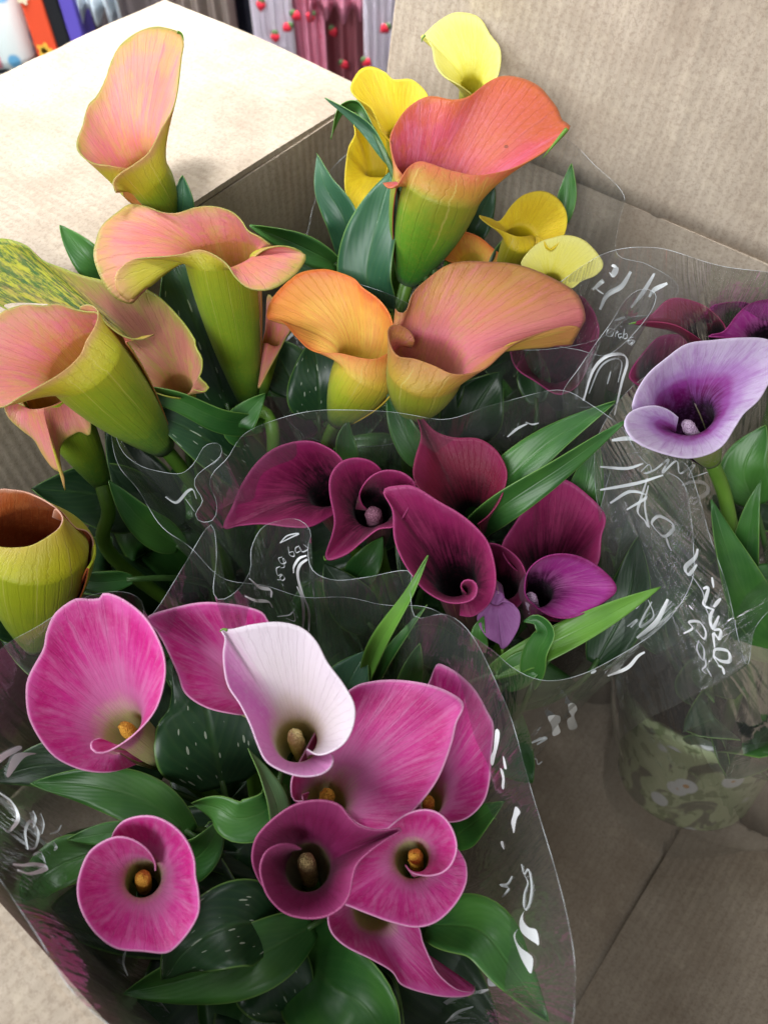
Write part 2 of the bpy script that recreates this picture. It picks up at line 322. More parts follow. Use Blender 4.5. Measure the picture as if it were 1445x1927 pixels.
# ================================================================== SETTING
t = NT('shop_floor_vinyl'); n = t.noise(t.obj(), 8, 5); M_FLOOR = t.pbr(t.mix(n, lin((52, 50, 50)), lin((78, 74, 70))), .5, t.bump(n, .1))
fl = mesh('floor', [(-6, -6, -.012), (6, -6, -.012), (6, 6, -.012), (-6, 6, -.012)], [(0, 1, 2, 3)], M_FLOOR); tag(fl, kind='structure')
M_WALL = plain('shop_wall_paint', (120, 116, 112), .8)
wl = mesh('back_wall', [(-6, 2.4, -.012), (6, 2.4, -.012), (6, 2.4, 3), (-6, 2.4, 3)], [(3, 2, 1, 0)], M_WALL); tag(wl, kind='structure')

# ------------------------------------------------------------------ cardboard box
box = empty('cardboard_box', bw(-.1, .2, -.005), 'open brown corrugated cardboard box holding the wrapped lilies', 'box')
S0, S1, W0, W1, ZT = -.386, .235, -.058, .458, .42
def panel(name, o, a, b, la, lb, th=.004, seed=0, warp=.002, label=None, na=None, edge=.0, crease=None, smooth=False):
    """a thin board: origin o, unit axes a (across the flutes) and b, lengths la, lb; both faces and real edges"""
    a, b = unit(np.array(a, float)), unit(np.array(b, float)); nrm = np.cross(a, b)
    n1, n2 = max(4, int(la/(.0025 if crease else .012))), max(4, int(lb/.012)); r = np.random.default_rng(seed)
    ph = r.uniform(0, 6, 6); vs = []
    for side in (0, 1):
        for i in range(n1+1):
            for j in range(n2+1):
                x, y = i/n1, j/n2
                hgt = warp*(math.sin(2.3*x*math.pi+ph[0])*math.sin(1.7*y*math.pi+ph[1])+.4*math.sin(6*x+ph[2])*math.sin(5*y+ph[3]))
                if crease: hgt += .0009*math.exp(-((x*la-crease[0]-crease[1]*(y*lb))/.0035)**2)
                ex = edge*(math.sin(31*x+ph[4])+.6*math.sin(83*x+ph[5])+.5*math.sin(190*x))*(y if j == n2 else 0)
                vs.append((x*la, y*lb+ex, hgt+(th if side else 0)))
    N = (n1+1)*(n2+1); fs = []
    for i in range(n1):
        for j in range(n2):
            q = [i*(n2+1)+j, (i+1)*(n2+1)+j, (i+1)*(n2+1)+j+1, i*(n2+1)+j+1]
            fs.append(tuple(q[::-1])); fs.append(tuple(k+N for k in q))
    bd = [i*(n2+1) for i in range(n1+1)]+[n1*(n2+1)+j for j in range(1, n2+1)]+[i*(n2+1)+n2 for i in range(n1-1, -1, -1)]+[j for j in range(n2-1, 0, -1)]
    for k in range(len(bd)):
        p, q = bd[k], bd[(k+1) % len(bd)]; fs.append((p, q, q+N, p+N))
    o_ = mesh(name, vs, fs, M_CARD, None, smooth=smooth)
    o_.parent = box
    mw = Matrix(((a[0], b[0], nrm[0], o[0]), (a[1], b[1], nrm[1], o[1]), (a[2], b[2], nrm[2], o[2]), (0, 0, 0, 1)))
    o_.matrix_local = Matrix.Translation(-Vector(box.location)) @ mw
    if label: o_['label'] = label
    return o_
Zv = np.array([0, 0, 1.])
panel('bottom_panel', bw(S0, W0, 0), NV, DV, S1-S0, W1-W0, seed=1)
panel('wall', bw(S0, W0, .006), DV, Zv, W1-W0-.003, ZT-.006, seed=2)                      # left wall
panel('wall', bw(S0, W1+.005, .006), NV, Zv, S1-S0, ZT-.006, seed=3)                     # far wall
panel('wall', bw(S1, W0, .006), DV, Zv, W1-W0-.003, ZT-.006, seed=4)                      # right wall
panel('wall', bw(S0, W0-.002, .006), NV, Zv, S1-S0, ZT-.066, seed=5)
panel('top_flap', bw(S0+.0045, W0+.01, ZT-.001), DV, -NV, W1-W0-.012, .222, seed=6, warp=.003, edge=.0007, label='bright top flap folded out flat')
lean = unit(Zv*.985+DV*.17)
def on_flap(p, q):
    ry = RT*(p-CX)/F+UP*(CY-q)/F+FW; o_ = bw(S0+.014, W1+.0055, ZT-.001); nn = np.cross(NV, lean)
    pt = CAM+ry*np.dot(o_-CAM, nn)/np.dot(ry, nn); return np.dot(pt-o_, NV), np.dot(pt-o_, lean)
(ca, cb), (cc, ce) = on_flap(1338, 10), on_flap(1235, 420); CR1 = (ca-cc)/(cb-ce); CR0 = ca-CR1*cb
panel('top_flap', bw(S0+.014, W1+.0055, ZT-.001), NV, lean, S1-S0-.01, .30, seed=7, warp=.004, label='top flap standing upright behind the flowers', smooth=True, crease=(CR0, CR1))
dn = unit(-DV*.99-Zv*.08)
panel('top_flap', bw(S0-.01, W0-.001, ZT-.06), NV, dn, S1-S0, .22, seed=8, warp=.003, label='near top flap folded down outwards')
panel('bottom_flap', bw(.093, W0+.004, .008), unit(NV*.87+Zv*.49), DV, .155, .372, seed=9, warp=.002, label='loose bottom flap tilting up along one side')

# ================================================================== PLANTS
PLANTS = {}
M_POT = plain('nursery_pot_plastic', (54, 48, 46), .45)
t = NT('potting_soil'); n = t.noise(t.obj(), 160, 5, .7); M_SOIL = t.pbr(t.mix(n, lin((26, 20, 16)), lin((70, 56, 44))), .95, t.bump(n, 1, .004), .1)
def daisy():
    t = NT('daisy_print_pot'); g = t.obj(); v = t.new('ShaderNodeTexVoronoi'); t.set(v.inputs['Vector'], g); v.inputs['Scale'].default_value = 34
    n = t.noise(g, 28, 2, .5, 1.5)
    c = t.mix(t.ramp(n, [(.4, (0, 0, 0, 1)), (.48, (1, 1, 1, 1))]), lin((84, 92, 70)), lin((176, 190, 142)))
    c = t.mix(t.ramp(t.noise(g, 70, 2), [(.56, (0, 0, 0, 1)), (.6, (1, 1, 1, 1))]), c, lin((120, 140, 90)))
    c = t.mix(t.ramp(v.outputs['Distance'], [(.26, (1, 1, 1, 1)), (.32, (0, 0, 0, 1))]), c, lin((222, 226, 228)))
    c = t.mix(t.ramp(v.outputs['Distance'], [(.08, (1, 1, 1, 1)), (.11, (0, 0, 0, 1))]), c, lin((206, 150, 80)))
    return t.pbr(c, .45)
M_DAISY = daisy()
def lathe(prof, n=40):
    v = []; f = []; m = len(prof)
    for i in range(n):
        a = 2*math.pi*i/n
        for r, z in prof: v.append((r*math.cos(a), r*math.sin(a), z))
    for i in range(n):
        for j in range(m-1): f.append((i*m+j, ((i+1) % n)*m+j, ((i+1) % n)*m+j+1, i*m+j+1))
    return v, f
def plant(key, s, w, label, r=.062, h=.112, mat=None, tilt=0):
    loc = bw(s, w, .0085)
    e = empty('potted_calla_lily', loc, label, 'potted plant', 'potted calla lilies in the cardboard box')
    v, f = lathe([(.001, .002), (r*.78, 0), (r*.8, .004), (r*.97, h*.86), (r*1.03, h*.87), (r*1.05, h), (r*.98, h+.001), (r*.95, h*.86)])
    po = mesh('pot', v, f, mat or M_POT, None); po.parent = e
    v, f = lathe([(.001, h*.9), (r*.5, h*.91), (r*.96, h*.88)]); so = mesh('soil', v, f, M_SOIL, None); so.parent = po
    if tilt: po.rotation_euler = (-tilt, 0, 0); po.location = (0, 0, r*.78*math.sin(tilt))
    PLANTS[key] = dict(e=e, loc=loc, r=r, h=h, n=0); return e
plant('pink', -.10, .035, 'magenta and white flowered calla lily in pot wrapped with lettered clear sleeve')
plant('burg', -.12, .195, 'dark burgundy flowered calla lily beside the magenta one in the box', mat=M_DAISY)
plant('salm', -.285, .150, 'salmon and yellow green flowered calla lily along the bright folded flap')
plant('oran', -.185, .325, 'calla lily with one tall coral flower and two orange ones')
plant('yell', -.315, .385, 'yellow flowered calla lily in the corner behind the coral flower')
plant('purp', -.05, .385, 'reddish purple calla lily against the upright cardboard flap')
plant('lav', .07, .325, 'calla lily with one pale lavender flower in green daisy print pot', r=.070, mat=M_DAISY, tilt=.42)

def soil_point(pl):
    p = PLANTS[pl]; a = random.uniform(0, 6.28); q = random.uniform(.005, .026)
    return p['loc']+np.array([q*math.cos(a), q*math.sin(a), p['h']*.88])

def spathe(pl, z, rim, base, throat, d, g=.25, gx=0, dt=28, db=60, rt=9, palette='pink', lip=.25, k0=.9, outer=1, spad=None, label=None, stem_r=.0042, stem_via=None, r0=.0046, wave=0.0, stem_m=None, mid=None):
    """one calla flower: the spathe is a sheet rolled round its axis from the stem (base) through the throat to the traced rim;
       depths: rim near d (metres along the view), tilted by g per unit upwards and gx per unit to the right, offsets in mm"""
    rim = px(z, rim); th = px(z, [throat])[0]; ba = px(z, [base])[0]
    R = []
    for p in rim:
        off = p[2] if len(p) > 2 else 0
        dd = d + g*(th[1]-p[1])/F*d + gx*(p[0]-th[0])/F*d + off/1000
        R.append(P(p[0], p[1], dd))
    NU, NT_, NF = 108, 9, 22
    R = catmull(R, NU)
    T = P(th[0], th[1], d+dt/1000); B = P(ba[0], ba[1], d+db/1000)
    ax = unit(T-B); L = np.linalg.norm(T-B)
    e1 = unit(np.cross(ax, np.array([.2, .3, .9]))); e2 = np.cross(ax, e1)
    q = R-T; x, y = q@e1, q@e2
    area_ = .5*np.sum(x*np.roll(y, -1)-np.roll(x, -1)*y); sg = 1 if area_ > 0 else -1
    geo = np.unwrap(np.arctan2(y, x)); s = np.linspace(0, 1, NU)
    linr = sg*2*math.pi*1.03*s; dlt = np.angle(np.exp(1j*(geo-linr))); c = np.angle(np.mean(np.exp(1j*dlt)))
    dev = np.angle(np.exp(1j*(geo-linr-c)))
    kern = np.ones(9)/9; dev = np.convolve(np.pad(dev, 4, mode='edge'), kern, 'valid')
    th_ = linr+c+.62*dev
    ring = np.cos(th_)[:, None]*e1+np.sin(th_)[:, None]*e2
    sp = 1+.16*outer*(s-.5); rt_ = rt/1000
    ph = random.uniform(0, 6)
    V = np.zeros((NU, NT_+NF, 3)); UVs = np.zeros((NU, NT_+NF, 2))
    for j in range(NT_):
        a = j/NT_; rad = r0+(rt_-r0)*(1-(1-a)**1.7)
        V[:, j] = B+ax*L*a+ring*(rad*(1+(sp-1)*a))[:, None]; UVs[:, j, 1] = .35*a
    T0 = T+ring*(rt_*sp)[:, None]; ln = np.linalg.norm(R-T0, axis=1)[:, None]
    m0 = ax*ln*k0+ring*ln*.06; m1 = (R-T0)*1.05-ax*ln*lip
    for j in range(NF):
        t_ = j/(NF-1); h00 = 2*t_**3-3*t_**2+1; h10 = t_**3-2*t_**2+t_; h01 = -2*t_**3+3*t_**2; h11 = t_**3-t_**2
        pt = h00*T0+h10*m0+h01*R+h11*m1
        if wave: pt = pt+ax*(wave*.001*math.sin(math.pi*t_)*np.sin(th_*3+ph))[:, None]
        V[:, NT_+j] = pt; UVs[:, NT_+j, 1] = .35+.65*t_
    UVs[:, :, 0] = s[:, None]
    nv = NT_+NF; f = grid_faces(NU, nv)
    # inner side = front
    i0, j0 = NU//3, NT_-2; a_, b_, c_ = V[i0, j0], V[i0+1, j0], V[i0, j0+1]
    nn = np.cross(b_-a_, c_-a_); inward = (B+ax*np.dot(a_-B, ax))-a_
    if np.dot(nn, inward) < 0: f = [q[::-1] for q in f]
    pr = PLANTS[pl]; o = mesh('flower', V.reshape(-1, 3), f, list(PM[palette]), pr['e'], UVs.reshape(-1, 2), label=label)
    md = o.modifiers.new('thickness', 'SOLIDIFY'); md.thickness = .0007; md.offset = -1; md.material_offset = 1; md.use_rim = True
    # stem
    S = soil_point(pl); up = np.array([0, 0, 1.]); dist = np.linalg.norm(B-S)
    if stem_via: pth = catmull([B+ax*.004]+[P(*v_) for v_ in px('X', stem_via)]+[S], 40)
    else: pth = bez(B+ax*.004, B-ax*dist*.38, S+up*dist*.4, S, 40)
    v, f = tube(pth, np.linspace(stem_r, stem_r*1.25, 40), 12)
    st = mesh('stem', v, f, stem_m or M_STEM, None); st.parent = o
    if spad:
        col, (sx_, sy_), dsp, rr, ll = spad
        sx_, sy_ = px(z, [(sx_, sy_)])[0][:2]
        tip = P(sx_, sy_, d+dsp/1000); bot = tip+(B-tip)*min(1.0, 1.6*ll/1000/np.linalg.norm(B-tip))
        tt = np.linspace(0, 1, 22); path = bot+(tip-bot)*tt[:, None]
        rad = rr/1000*np.minimum(1, np.sqrt(np.maximum(0, 1-((tt-.8)/.2).clip(0)**2)))*(1+.04*np.sin(tt*40)); rad[-1] = .0002
        v, f = tube(path, rad, 16); v = [np.array(w)+rng.normal(0, .00018, 3) for w in v]
        so = mesh('spadix', v, f, SM[col], None); so.parent = o
    pr['n'] += 1
    return o

def leaf(pl, pts, W, mat='mid', roll=0, cup=.25, root=True, twist=0, prof=1.0, wav=.06, curl=0, label=None, tipcurl=0):
    """pts: (px,py,d) from the base of the blade to its tip; W full width in px at its own depth"""
    r = catmull([P(*p) for p in pts], 30); dm = np.mean([p[2] for p in pts]); w = W/F*dm
    tn = unit(np.gradient(r, axis=0)); n_ = 30; NW = 9; V = []; U = []
    ph = random.uniform(0, 6)
    side0 = None
    for i in range(n_):
        t_ = i/(n_-1); view = unit(CAM-r[i])
        sd = unit(np.cross(tn[i], view)); up = np.cross(sd, tn[i])
        a = math.radians(roll+twist*t_); s2 = sd*math.cos(a)+up*math.sin(a); u2 = np.cross(s2, tn[i])
        wd = w*.5*(max(0.0, math.sin(math.pi*min(1, .06+.94*t_)**(.78*prof)))**.85)
        if t_ > .97: wd *= .4
        if i == n_-1: wd = w*.004
        for j in range(NW):
            x = (j/(NW-1)-.5)*2
            hgt = cup*abs(x)**1.6*wd+wav*w*math.sin(t_*9+ph+(2 if x > 0 else 0))*abs(x)**2
            cx = x*wd*(1-curl*.3*abs(x)); V.append(r[i]+s2*cx+u2*hgt); U.append((j/(NW-1), t_))
    f = grid_faces(n_, NW); pr = PLANTS[pl]
    o = mesh('leaf', V, f, LM[mat], pr['e'], U, label=label)
    md = o.modifiers.new('thickness', 'SOLIDIFY'); md.thickness = .0005; md.offset = 0
    if root:
        S = soil_point(pl); B = r[0]; dist = np.linalg.norm(B-S)
        pth = bez(B+tn[0]*.004, B-tn[0]*dist*.3, S+np.array([0, 0, dist*.4]), S, 24)
        v, f = tube(pth, np.linspace(.0016, .0036, 24), 8); st = mesh('leaf_stalk', v, f, M_STEMD, None); st.parent = o
    return o
def filler(pl, n, zmax, reach, seed, mats=('dark', 'dark', 'spot', 'mid')):
    r = np.random.default_rng(seed); p = PLANTS[pl]
    for i in range(n):
        a = 2*math.pi*(i+r.uniform(-.3, .3))/n; out = np.array([math.cos(a), math.sin(a), 0]); S = p['loc']+np.array([0, 0, p['h']*.88])+out*.015
        zt = zmax*r.uniform(.75, 1.0); rc = reach*r.uniform(.6, 1.1); rise = zt-S[2]
        tip = S+out*rc+np.array([0, 0, rise*.92]); mid_ = S+out*rc*.45+np.array([0, 0, rise*.86]); b0 = S+out*rc*.12+np.array([0, 0, rise*.42])
        path = catmull([S, b0, mid_, tip], 30); w = r.uniform(.046, .07); tn = unit(np.gradient(path, axis=0)); V = []; U = []
        ph = r.uniform(0, 6)
        for k in range(30):
            t_ = k/29; sd = unit(np.cross(tn[k], out*.6+np.array([0, 0, .6]))); sd = unit(sd) if np.linalg.norm(sd) > .1 else np.cross(tn[k], out); u2 = np.cross(sd, tn[k])
            tb = max(0, (t_-.35)/.65); wd = .002+(w*.5*math.sin(math.pi*min(1, tb**.8))**.85 if tb > 0 else 0)
            if k == 29: wd = .0002
            for j in range(7):
                x = (j/6-.5)*2; V.append(path[k]+sd*x*wd+u2*(.28*abs(x)**1.6*wd+.05*w*math.sin(t_*9+ph+x)*abs(x)**2)); U.append((j/6, t_))
        o = mesh('leaf', V, grid_faces(30, 7), LM[mats[int(r.integers(len(mats)))]], p['e'], U)
        md = o.modifiers.new('thickness', 'SOLIDIFY'); md.thickness = .0005; md.offset = 0

# ---- magenta plant
spathe('pink','G',[(392,640,-3),(362,648,-8),(356,672,-12),(378,692,-12),(430,682,-9),(520,622,-8),(600,530,-8),(636,420,-8),(638,330,-6),(612,250,-4),(560,165,0),(480,100,2),(408,74,3),(385,96,3),(340,98,2),(290,99,0),(215,155,-2),(183,230,-3),(172,290,-4),(118,390,-5),(104,460,-5),(120,570,-4),(195,690,0),(280,745,4),(370,768,8),(460,764,16),(545,735,40),(600,705,56)],
  (640,730),(490,612),.392,g=.12,dt=27,db=60,rt=11,palette='pink',lip=.12,spad=('gold',(470,584),22,3.6,26),label='magenta flower with its rim curling over a yellow spadix')
spathe('pink','G',[(1040,470,8),(1100,380,4),(1090,260,0),(1040,186,0),(1015,150,0),(950,128,0),(870,116,0),(790,112,0),(700,127,2),(572,168,5),(606,215,3),(640,270,1),(690,380,-2),(720,460,-3),(800,515,-3),(900,540,0),(960,545,8),(1000,520,16)],
  (975,640),(975,440),.415,g=.1,dt=26,db=62,rt=10,palette='pink',lip=.1,label='plain magenta petal behind the white flower')
spathe('pink','H',[(368,575,4),(410,596,-4),(460,584,-8),(512,548,-8),(545,480,-8),(547,405,-8),(505,325,-5),(442,240,-3),(400,160,-2),(340,105,0),(250,85,1),(150,95,2),(75,112,3),(32,112,3),(52,140,2),(44,210,0),(60,320,-3),(110,400,-6),(150,480,-9),(180,560,-11),(212,622,-12),(275,660,-12),(350,680,-11),(420,672,-9),(460,642,-6),(466,605,-2),(450,590,3)],
  (360,640),(330,545),.372,g=.12,dt=24,db=66,rt=10,palette='white',lip=.15,spad=('cream',(314,512),20,3.8,26),label='white flower flushed pink along one side')
spathe('pink','H',[(372,742,10),(345,755,4),(350,776,0),(318,772,2),(308,735,0),(315,680,0),(360,590,0),(440,450,0),(540,345,0),(620,316,0),(720,310,0),(830,325,0),(920,357,2),(975,402,4),(948,470,0),(928,555,-2),(880,680,-5),(810,780,-8),(740,850,-9),(680,884,-8),(620,885,-6),(560,860,-3),(510,810,2),(480,790,10)],
  (440,900),(430,790),.400,g=.1,dt=22,db=66,rt=11,palette='pink',lip=.1,spad=('gold',(445,742),16,3.8,24),label='large broad magenta flower with pale throat')
spathe('pink','H',[(230,1140,14),(190,1100,8),(160,1030,2),(158,970,0),(180,910,-2),(250,840,-3),(330,792,-3),(420,778,-3),(490,795,-3),(530,842,-3),(575,880,-2),(650,895,0),(737,886,3),(680,922,-1),(610,972,-4),(560,1022,-6),(541,1080,-8),(530,1140,-8),(500,1190,-8),(440,1225,-8),(360,1232,-8),(280,1210,-8),(220,1150,-9),(194,1085,-9),(188,1030,-8),(212,975,-6),(262,950,-2),(310,950,4),(345,968,12)],
  (385,1110),(368,1040),.368,g=.08,dt=27,db=66,rt=11,palette='wine',lip=.12,outer=-1,spad=('tan',(362,1000),20,4.2,26),label='dark wine coloured flower with cream throat')
spathe('pink','H',[(750,1025,16),(770,1050,6),(800,1062,0),(845,1066,-5),(895,1052,-7),(930,1015,-8),(946,955,-8),(928,888,-7),(888,836,-6),(830,815,-5),(760,830,-4),(690,880,-2),(590,980,0),(530,1080,2),(500,1165,4),(540,1190,2),(620,1222,0),(700,1250,-2),(790,1268,-3),(870,1246,-3),(940,1180,-2),(982,1100,0),(984,1030,4),(965,985,9),(940,950,15)],
  (800,1060),(775,1005),.386,g=.08,dt=24,db=66,rt=8.5,palette='pink',lip=.12,spad=('gold',(785,985),16,3.6,24),label='magenta flower with pale pink curled cup round its spadix')
spathe('pink','H',[(560,1150,10),(500,1170,2),(468,1190,0),(450,1230,-2),(465,1290,-4),(520,1342,-5),(620,1392,-4),(700,1440,-2),(745,1497,0),(870,1535,3),(965,1541,6),(1012,1528,8),(1020,1500,10),(1000,1522,8),(940,1510,4),(875,1455,1),(845,1400,0),(815,1330,0),(798,1268,2),(740,1200,6),(660,1160,12)],
  (640,1140),(620,1200),.404,g=.05,dt=22,db=62,rt=10,palette='pink',lip=.1,label='magenta petal drooping to a pointed green tip')
spathe('pink','H',[(790,790,14),(812,775,8),(810,805,0),(850,840,-3),(920,858,-4),(990,840,-4),(1050,780,-4),(1074,700,-3),(1080,600,-2),(1090,490,-1),(1065,430,0),(1020,350,0),(960,290,0),(910,258,0),(870,248,2),(850,300,4),(800,420,6),(760,600,8),(750,720,12)],
  (840,900),(825,790),.420,g=.08,dt=26,db=60,rt=9,palette='pink',lip=.1,spad=('gold',(838,765),16,3.2,22),label='narrow magenta flower half hidden behind the broad one')
spathe('pink','K',[(600,390,26),(530,345,14),(508,305,5),(550,240,0),(620,212,-2),(700,212,-3),(780,250,-3),(842,315,-3),(878,400,-3),(884,480,-3),(897,545,-4),(900,640,-4),(862,720,-4),(805,790,-4),(752,826,-4),(650,818,-5),(530,805,-6),(440,740,-7),(380,650,-8),(355,560,-8),(365,470,-8),(412,368,-8),(510,308,-8),(590,312,-7),(660,355,-4),(697,410,3),(702,455,12)],
  (660,560),(648,490),.374,g=.06,dt=25,db=72,rt=8.5,palette='pink',lip=.14,outer=-1,spad=('gold',(648,478),18,3.7,24),label='heart shaped bright magenta flower standing apart')
for a in [([(360,1570,.43),(280,1510,.425),(180,1480,.42),(60,1473,.42)],92,'mid',10,.2),
          ([(525,1470,.41),(505,1520,.40),(450,1540,.395),(410,1520,.395),(362,1511,.40)],84,'mid',25,.35),
          ([(530,1600,.415),(522,1520,.40),(498,1460,.398),(467,1408,.40)],46,'flip',-30,.3),
          ([(260,1560,.42),(190,1570,.415),(128,1580,.415)],40,'mid',0,.2), ([(190,1600,.42),(110,1630,.412),(70,1660,.41),(47,1695,.415)],92,'mid',-15,.25),
          ([(590,1740,.425),(480,1800,.405),(350,1842,.40),(235,1868,.40)],120,'mid',8,.25), ([(520,1740,.42),(440,1740,.40),(360,1780,.392),(308,1842,.392)],150,'spot',-6,.2),
          ([(800,1740,.42),(900,1750,.40),(960,1820,.392),(1030,1922,.39)],112,'mid',18,.25), ([(560,1790,.45),(620,1850,.412),(690,1900,.40),(740,1985,.40)],190,'mid',-12,.3),
          ([(470,1790,.43),(520,1850,.42),(560,1930,.42)],150,'spot',0,.2), ([(420,1480,.45),(400,1390,.44),(380,1310,.44),(330,1250,.45)],210,'spot',0,.15),
          ([(850,1580,.46),(890,1550,.435),(948,1508,.42)],66,'mid',10,.2), ([(660,1330,.45),(655,1290,.44),(690,1225,.44)],90,'blue',12,.3),
          ([(680,1300,.45),(715,1210,.425),(770,1120,.41),(806,1045,.405)],36,'light',25,.5), ([(700,1300,.45),(735,1230,.43),(804,1138,.42)],24,'mid',25,.5),
          ([(755,1320,.45),(772,1270,.44),(790,1210,.435)],48,'mid',-10,.4), ([(330,1640,.43),(385,1600,.42),(420,1540,.42)],80,'mid',0,.3),
          ([(420,1640,.45),(450,1600,.44),(420,1700,.44)],150,'dark',0,.2), ([(440,1560,.45),(330,1620,.44),(420,1700,.43),(480,1730,.43)],160,'dark',0,.2),
          ([(300,1480,.46),(200,1450,.45),(80,1440,.45),(-20,1470,.45)],110,'dark',0,.2), ([(700,1830,.43),(720,1880,.42),(745,1940,.42)],60,'dark',0,.3)]:
    leaf('pink', a[0], a[1], a[2], a[3], a[4])
filler('pink', 13, .255, .125, 1)

# ---- burgundy plant
spathe('burg','F',[(365,335,10),(300,368,-3),(240,371,-4),(150,361,-3),(80,366,0),(33,373,3),(60,310,2),(92,238,0),(140,172,0),(200,130,0),(280,113,0),(340,130,0),(388,168,0),(410,230,6),(395,300,14)],
  (420,420),(350,275),.460,g=.1,dt=26,db=66,rt=11,palette='burgundy',lip=.06,label='burgundy flower pointing sideways to a sharp tip')
spathe('burg','F',[(470,320,18),(452,300,10),(447,268,3),(475,225,-2),(520,203,-3),(575,210,-3),(612,247,-2),(596,300,-3),(555,365,-5),(500,377,-5),(450,415,-3),(400,455,0),(343,469,4),(362,400,0),(370,350,-2),(356,270,-3),(358,220,-3),(385,180,-2),(430,165,0),(480,176,2),(512,209,6),(520,250,16)],
  (500,420),(487,325),.450,g=.05,dt=26,db=66,rt=11,palette='burgundy',lip=.12,spad=('mauve',(484,322),10,4.6,22),label='burgundy flower with lilac inner fold and mauve spadix')
spathe('burg','F',[(768,572,2),(752,552,-3),(762,535,-6),(786,536,-8),(798,556,-9),(788,586,-9),(750,600,-8),(700,595,-7),(640,560,-6),(600,510,-5),(570,460,-4),(550,400,-2),(545,320,0),(517,262,3),(560,248,2),(610,252,0),(680,295,-1),(740,330,-2),(790,370,-3),(830,420,-3),(850,490,-3),(852,555,-1),(832,605,6),(785,642,14),(745,640,22)],
  (770,690),(735,545),.434,g=.1,dt=28,db=68,rt=11,palette='burgundy',lip=.08,label='large burgundy flower with small rolled lip')
spathe('burg','F',[(790,364,8),(740,338,-2),(695,310,-4),(650,277,-4),(620,247,-3),(607,208,-2),(614,160,0),(631,100,3),(624,55,6),(608,12,8),(662,76,4),(722,101,2),(800,105,0),(850,135,-1),(880,180,-2),(887,222,-2),(866,290,-2),(832,336,0),(800,362,6)],
  (800,440),(775,350),.462,g=.1,dt=20,db=62,rt=10,palette='maroon',lip=.06,label='dark maroon flower with long pointed tip')
spathe('burg','F',[(960,520,14),(905,490,4),(875,432,0),(915,360,0),(960,292,0),(990,230,2),(1050,225,2),(1110,257,1),(1182,332,0),(1172,400,-1),(1163,478,-2),(1120,530,0),(1040,545,6)],
  (1020,640),(1010,520),.472,g=.1,dt=26,db=66,rt=12,palette='burgundy',lip=.0,k0=.5,label='burgundy flower seen from its streaked side beside green leaves')
spathe('burg','F',[(985,615,10),(955,590,0),(944,560,-4),(955,505,-5),(1000,466,-5),(1060,455,-4),(1120,468,-2),(1180,505,0),(1220,556,3),(1190,592,-1),(1130,627,-4),(1080,645,-5),(1030,642,-4),(990,622,0),(965,600,8)],
  (985,690),(975,575),.446,g=.08,dt=22,db=62,rt=9,palette='violet',lip=.1,spad=('grey',(958,578),8,3.6,20),label='violet flower with dark throat lying at the edge')
spathe('burg','F',[(850,560,12),(835,480,4),(828,425,0),(880,435,0),(930,480,0),(946,540,-1),(930,600,-1),(890,625,0),(860,600,6)],
  (880,700),(880,560),.468,g=.1,dt=22,db=60,rt=8,palette='burgundy',lip=0,label='small burgundy flower squeezed between two others')
spathe('burg','F',[(840,640,12),(846,575,4),(838,600,2),(800,638,0),(806,672,-2),(830,706,-3),(868,728,0),(875,742,2),(900,720,-2),(926,670,-3),(925,625,-2),(890,600,0),(862,606,4),(850,625,10)],
  (850,560),(856,590),.456,g=0,dt=3,db=20,rt=4,palette='lilac',lip=.3,k0=.2,label='tiny lilac half closed flower')
spathe('burg','F',[(960,640,10),(1000,650,0),(1060,655,0),(1090,648,0),(1060,672,0),(1010,674,0),(960,660,6)],(1000,720),(1010,660),.462,g=0,dt=14,db=50,rt=6,palette='burgundy',lip=.1,label='burgundy flower edge below the violet one')
for a in [([(880,1010,.50),(940,920,.478),(1030,835,.465),(1157,756,.46)],76,'mid',15,.3), ([(850,1030,.50),(940,955,.47),(1060,875,.455),(1176,792,.45)],62,'mid',-25,.35),
          ([(1090,1000,.50),(1100,930,.49),(1125,830,.485)],66,'mid',0,.3), ([(920,1270,.46),(1030,1215,.445),(1130,1165,.44),(1243,1104,.44)],58,'light',12,.3),
          ([(1000,1290,.45),(1012,1230,.44),(1030,1190,.435),(1010,1165,.435),(985,1170,.437)],56,'mid',30,.4), ([(950,1290,.46),(985,1255,.45),(1047,1226,.445)],62,'mid',0,.3),
          ([(905,1230,.46),(900,1190,.455),(910,1160,.455)],32,'mid',0,.3), ([(660,1100,.49),(690,1060,.48),(720,1010,.48)],60,'mid',0,.3),
          ([(800,880,.49),(770,830,.485),(728,738,.478)],56,'mid',12,.3), ([(660,880,.50),(650,830,.495),(655,790,.49)],40,'mid',0,.4),
          ([(700,1180,.49),(650,1120,.48),(610,1060,.48)],90,'dark',0,.2), ([(860,1240,.48),(800,1210,.475),(740,1200,.47)],80,'dark',0,.2), ([(1120,1250,.50),(1180,1130,.49),(1200,1010,.49)],90,'dark',0,.2)]:
    leaf('burg', a[0], a[1], a[2], a[3], a[4])
filler('burg', 12, .27, .088, 2)

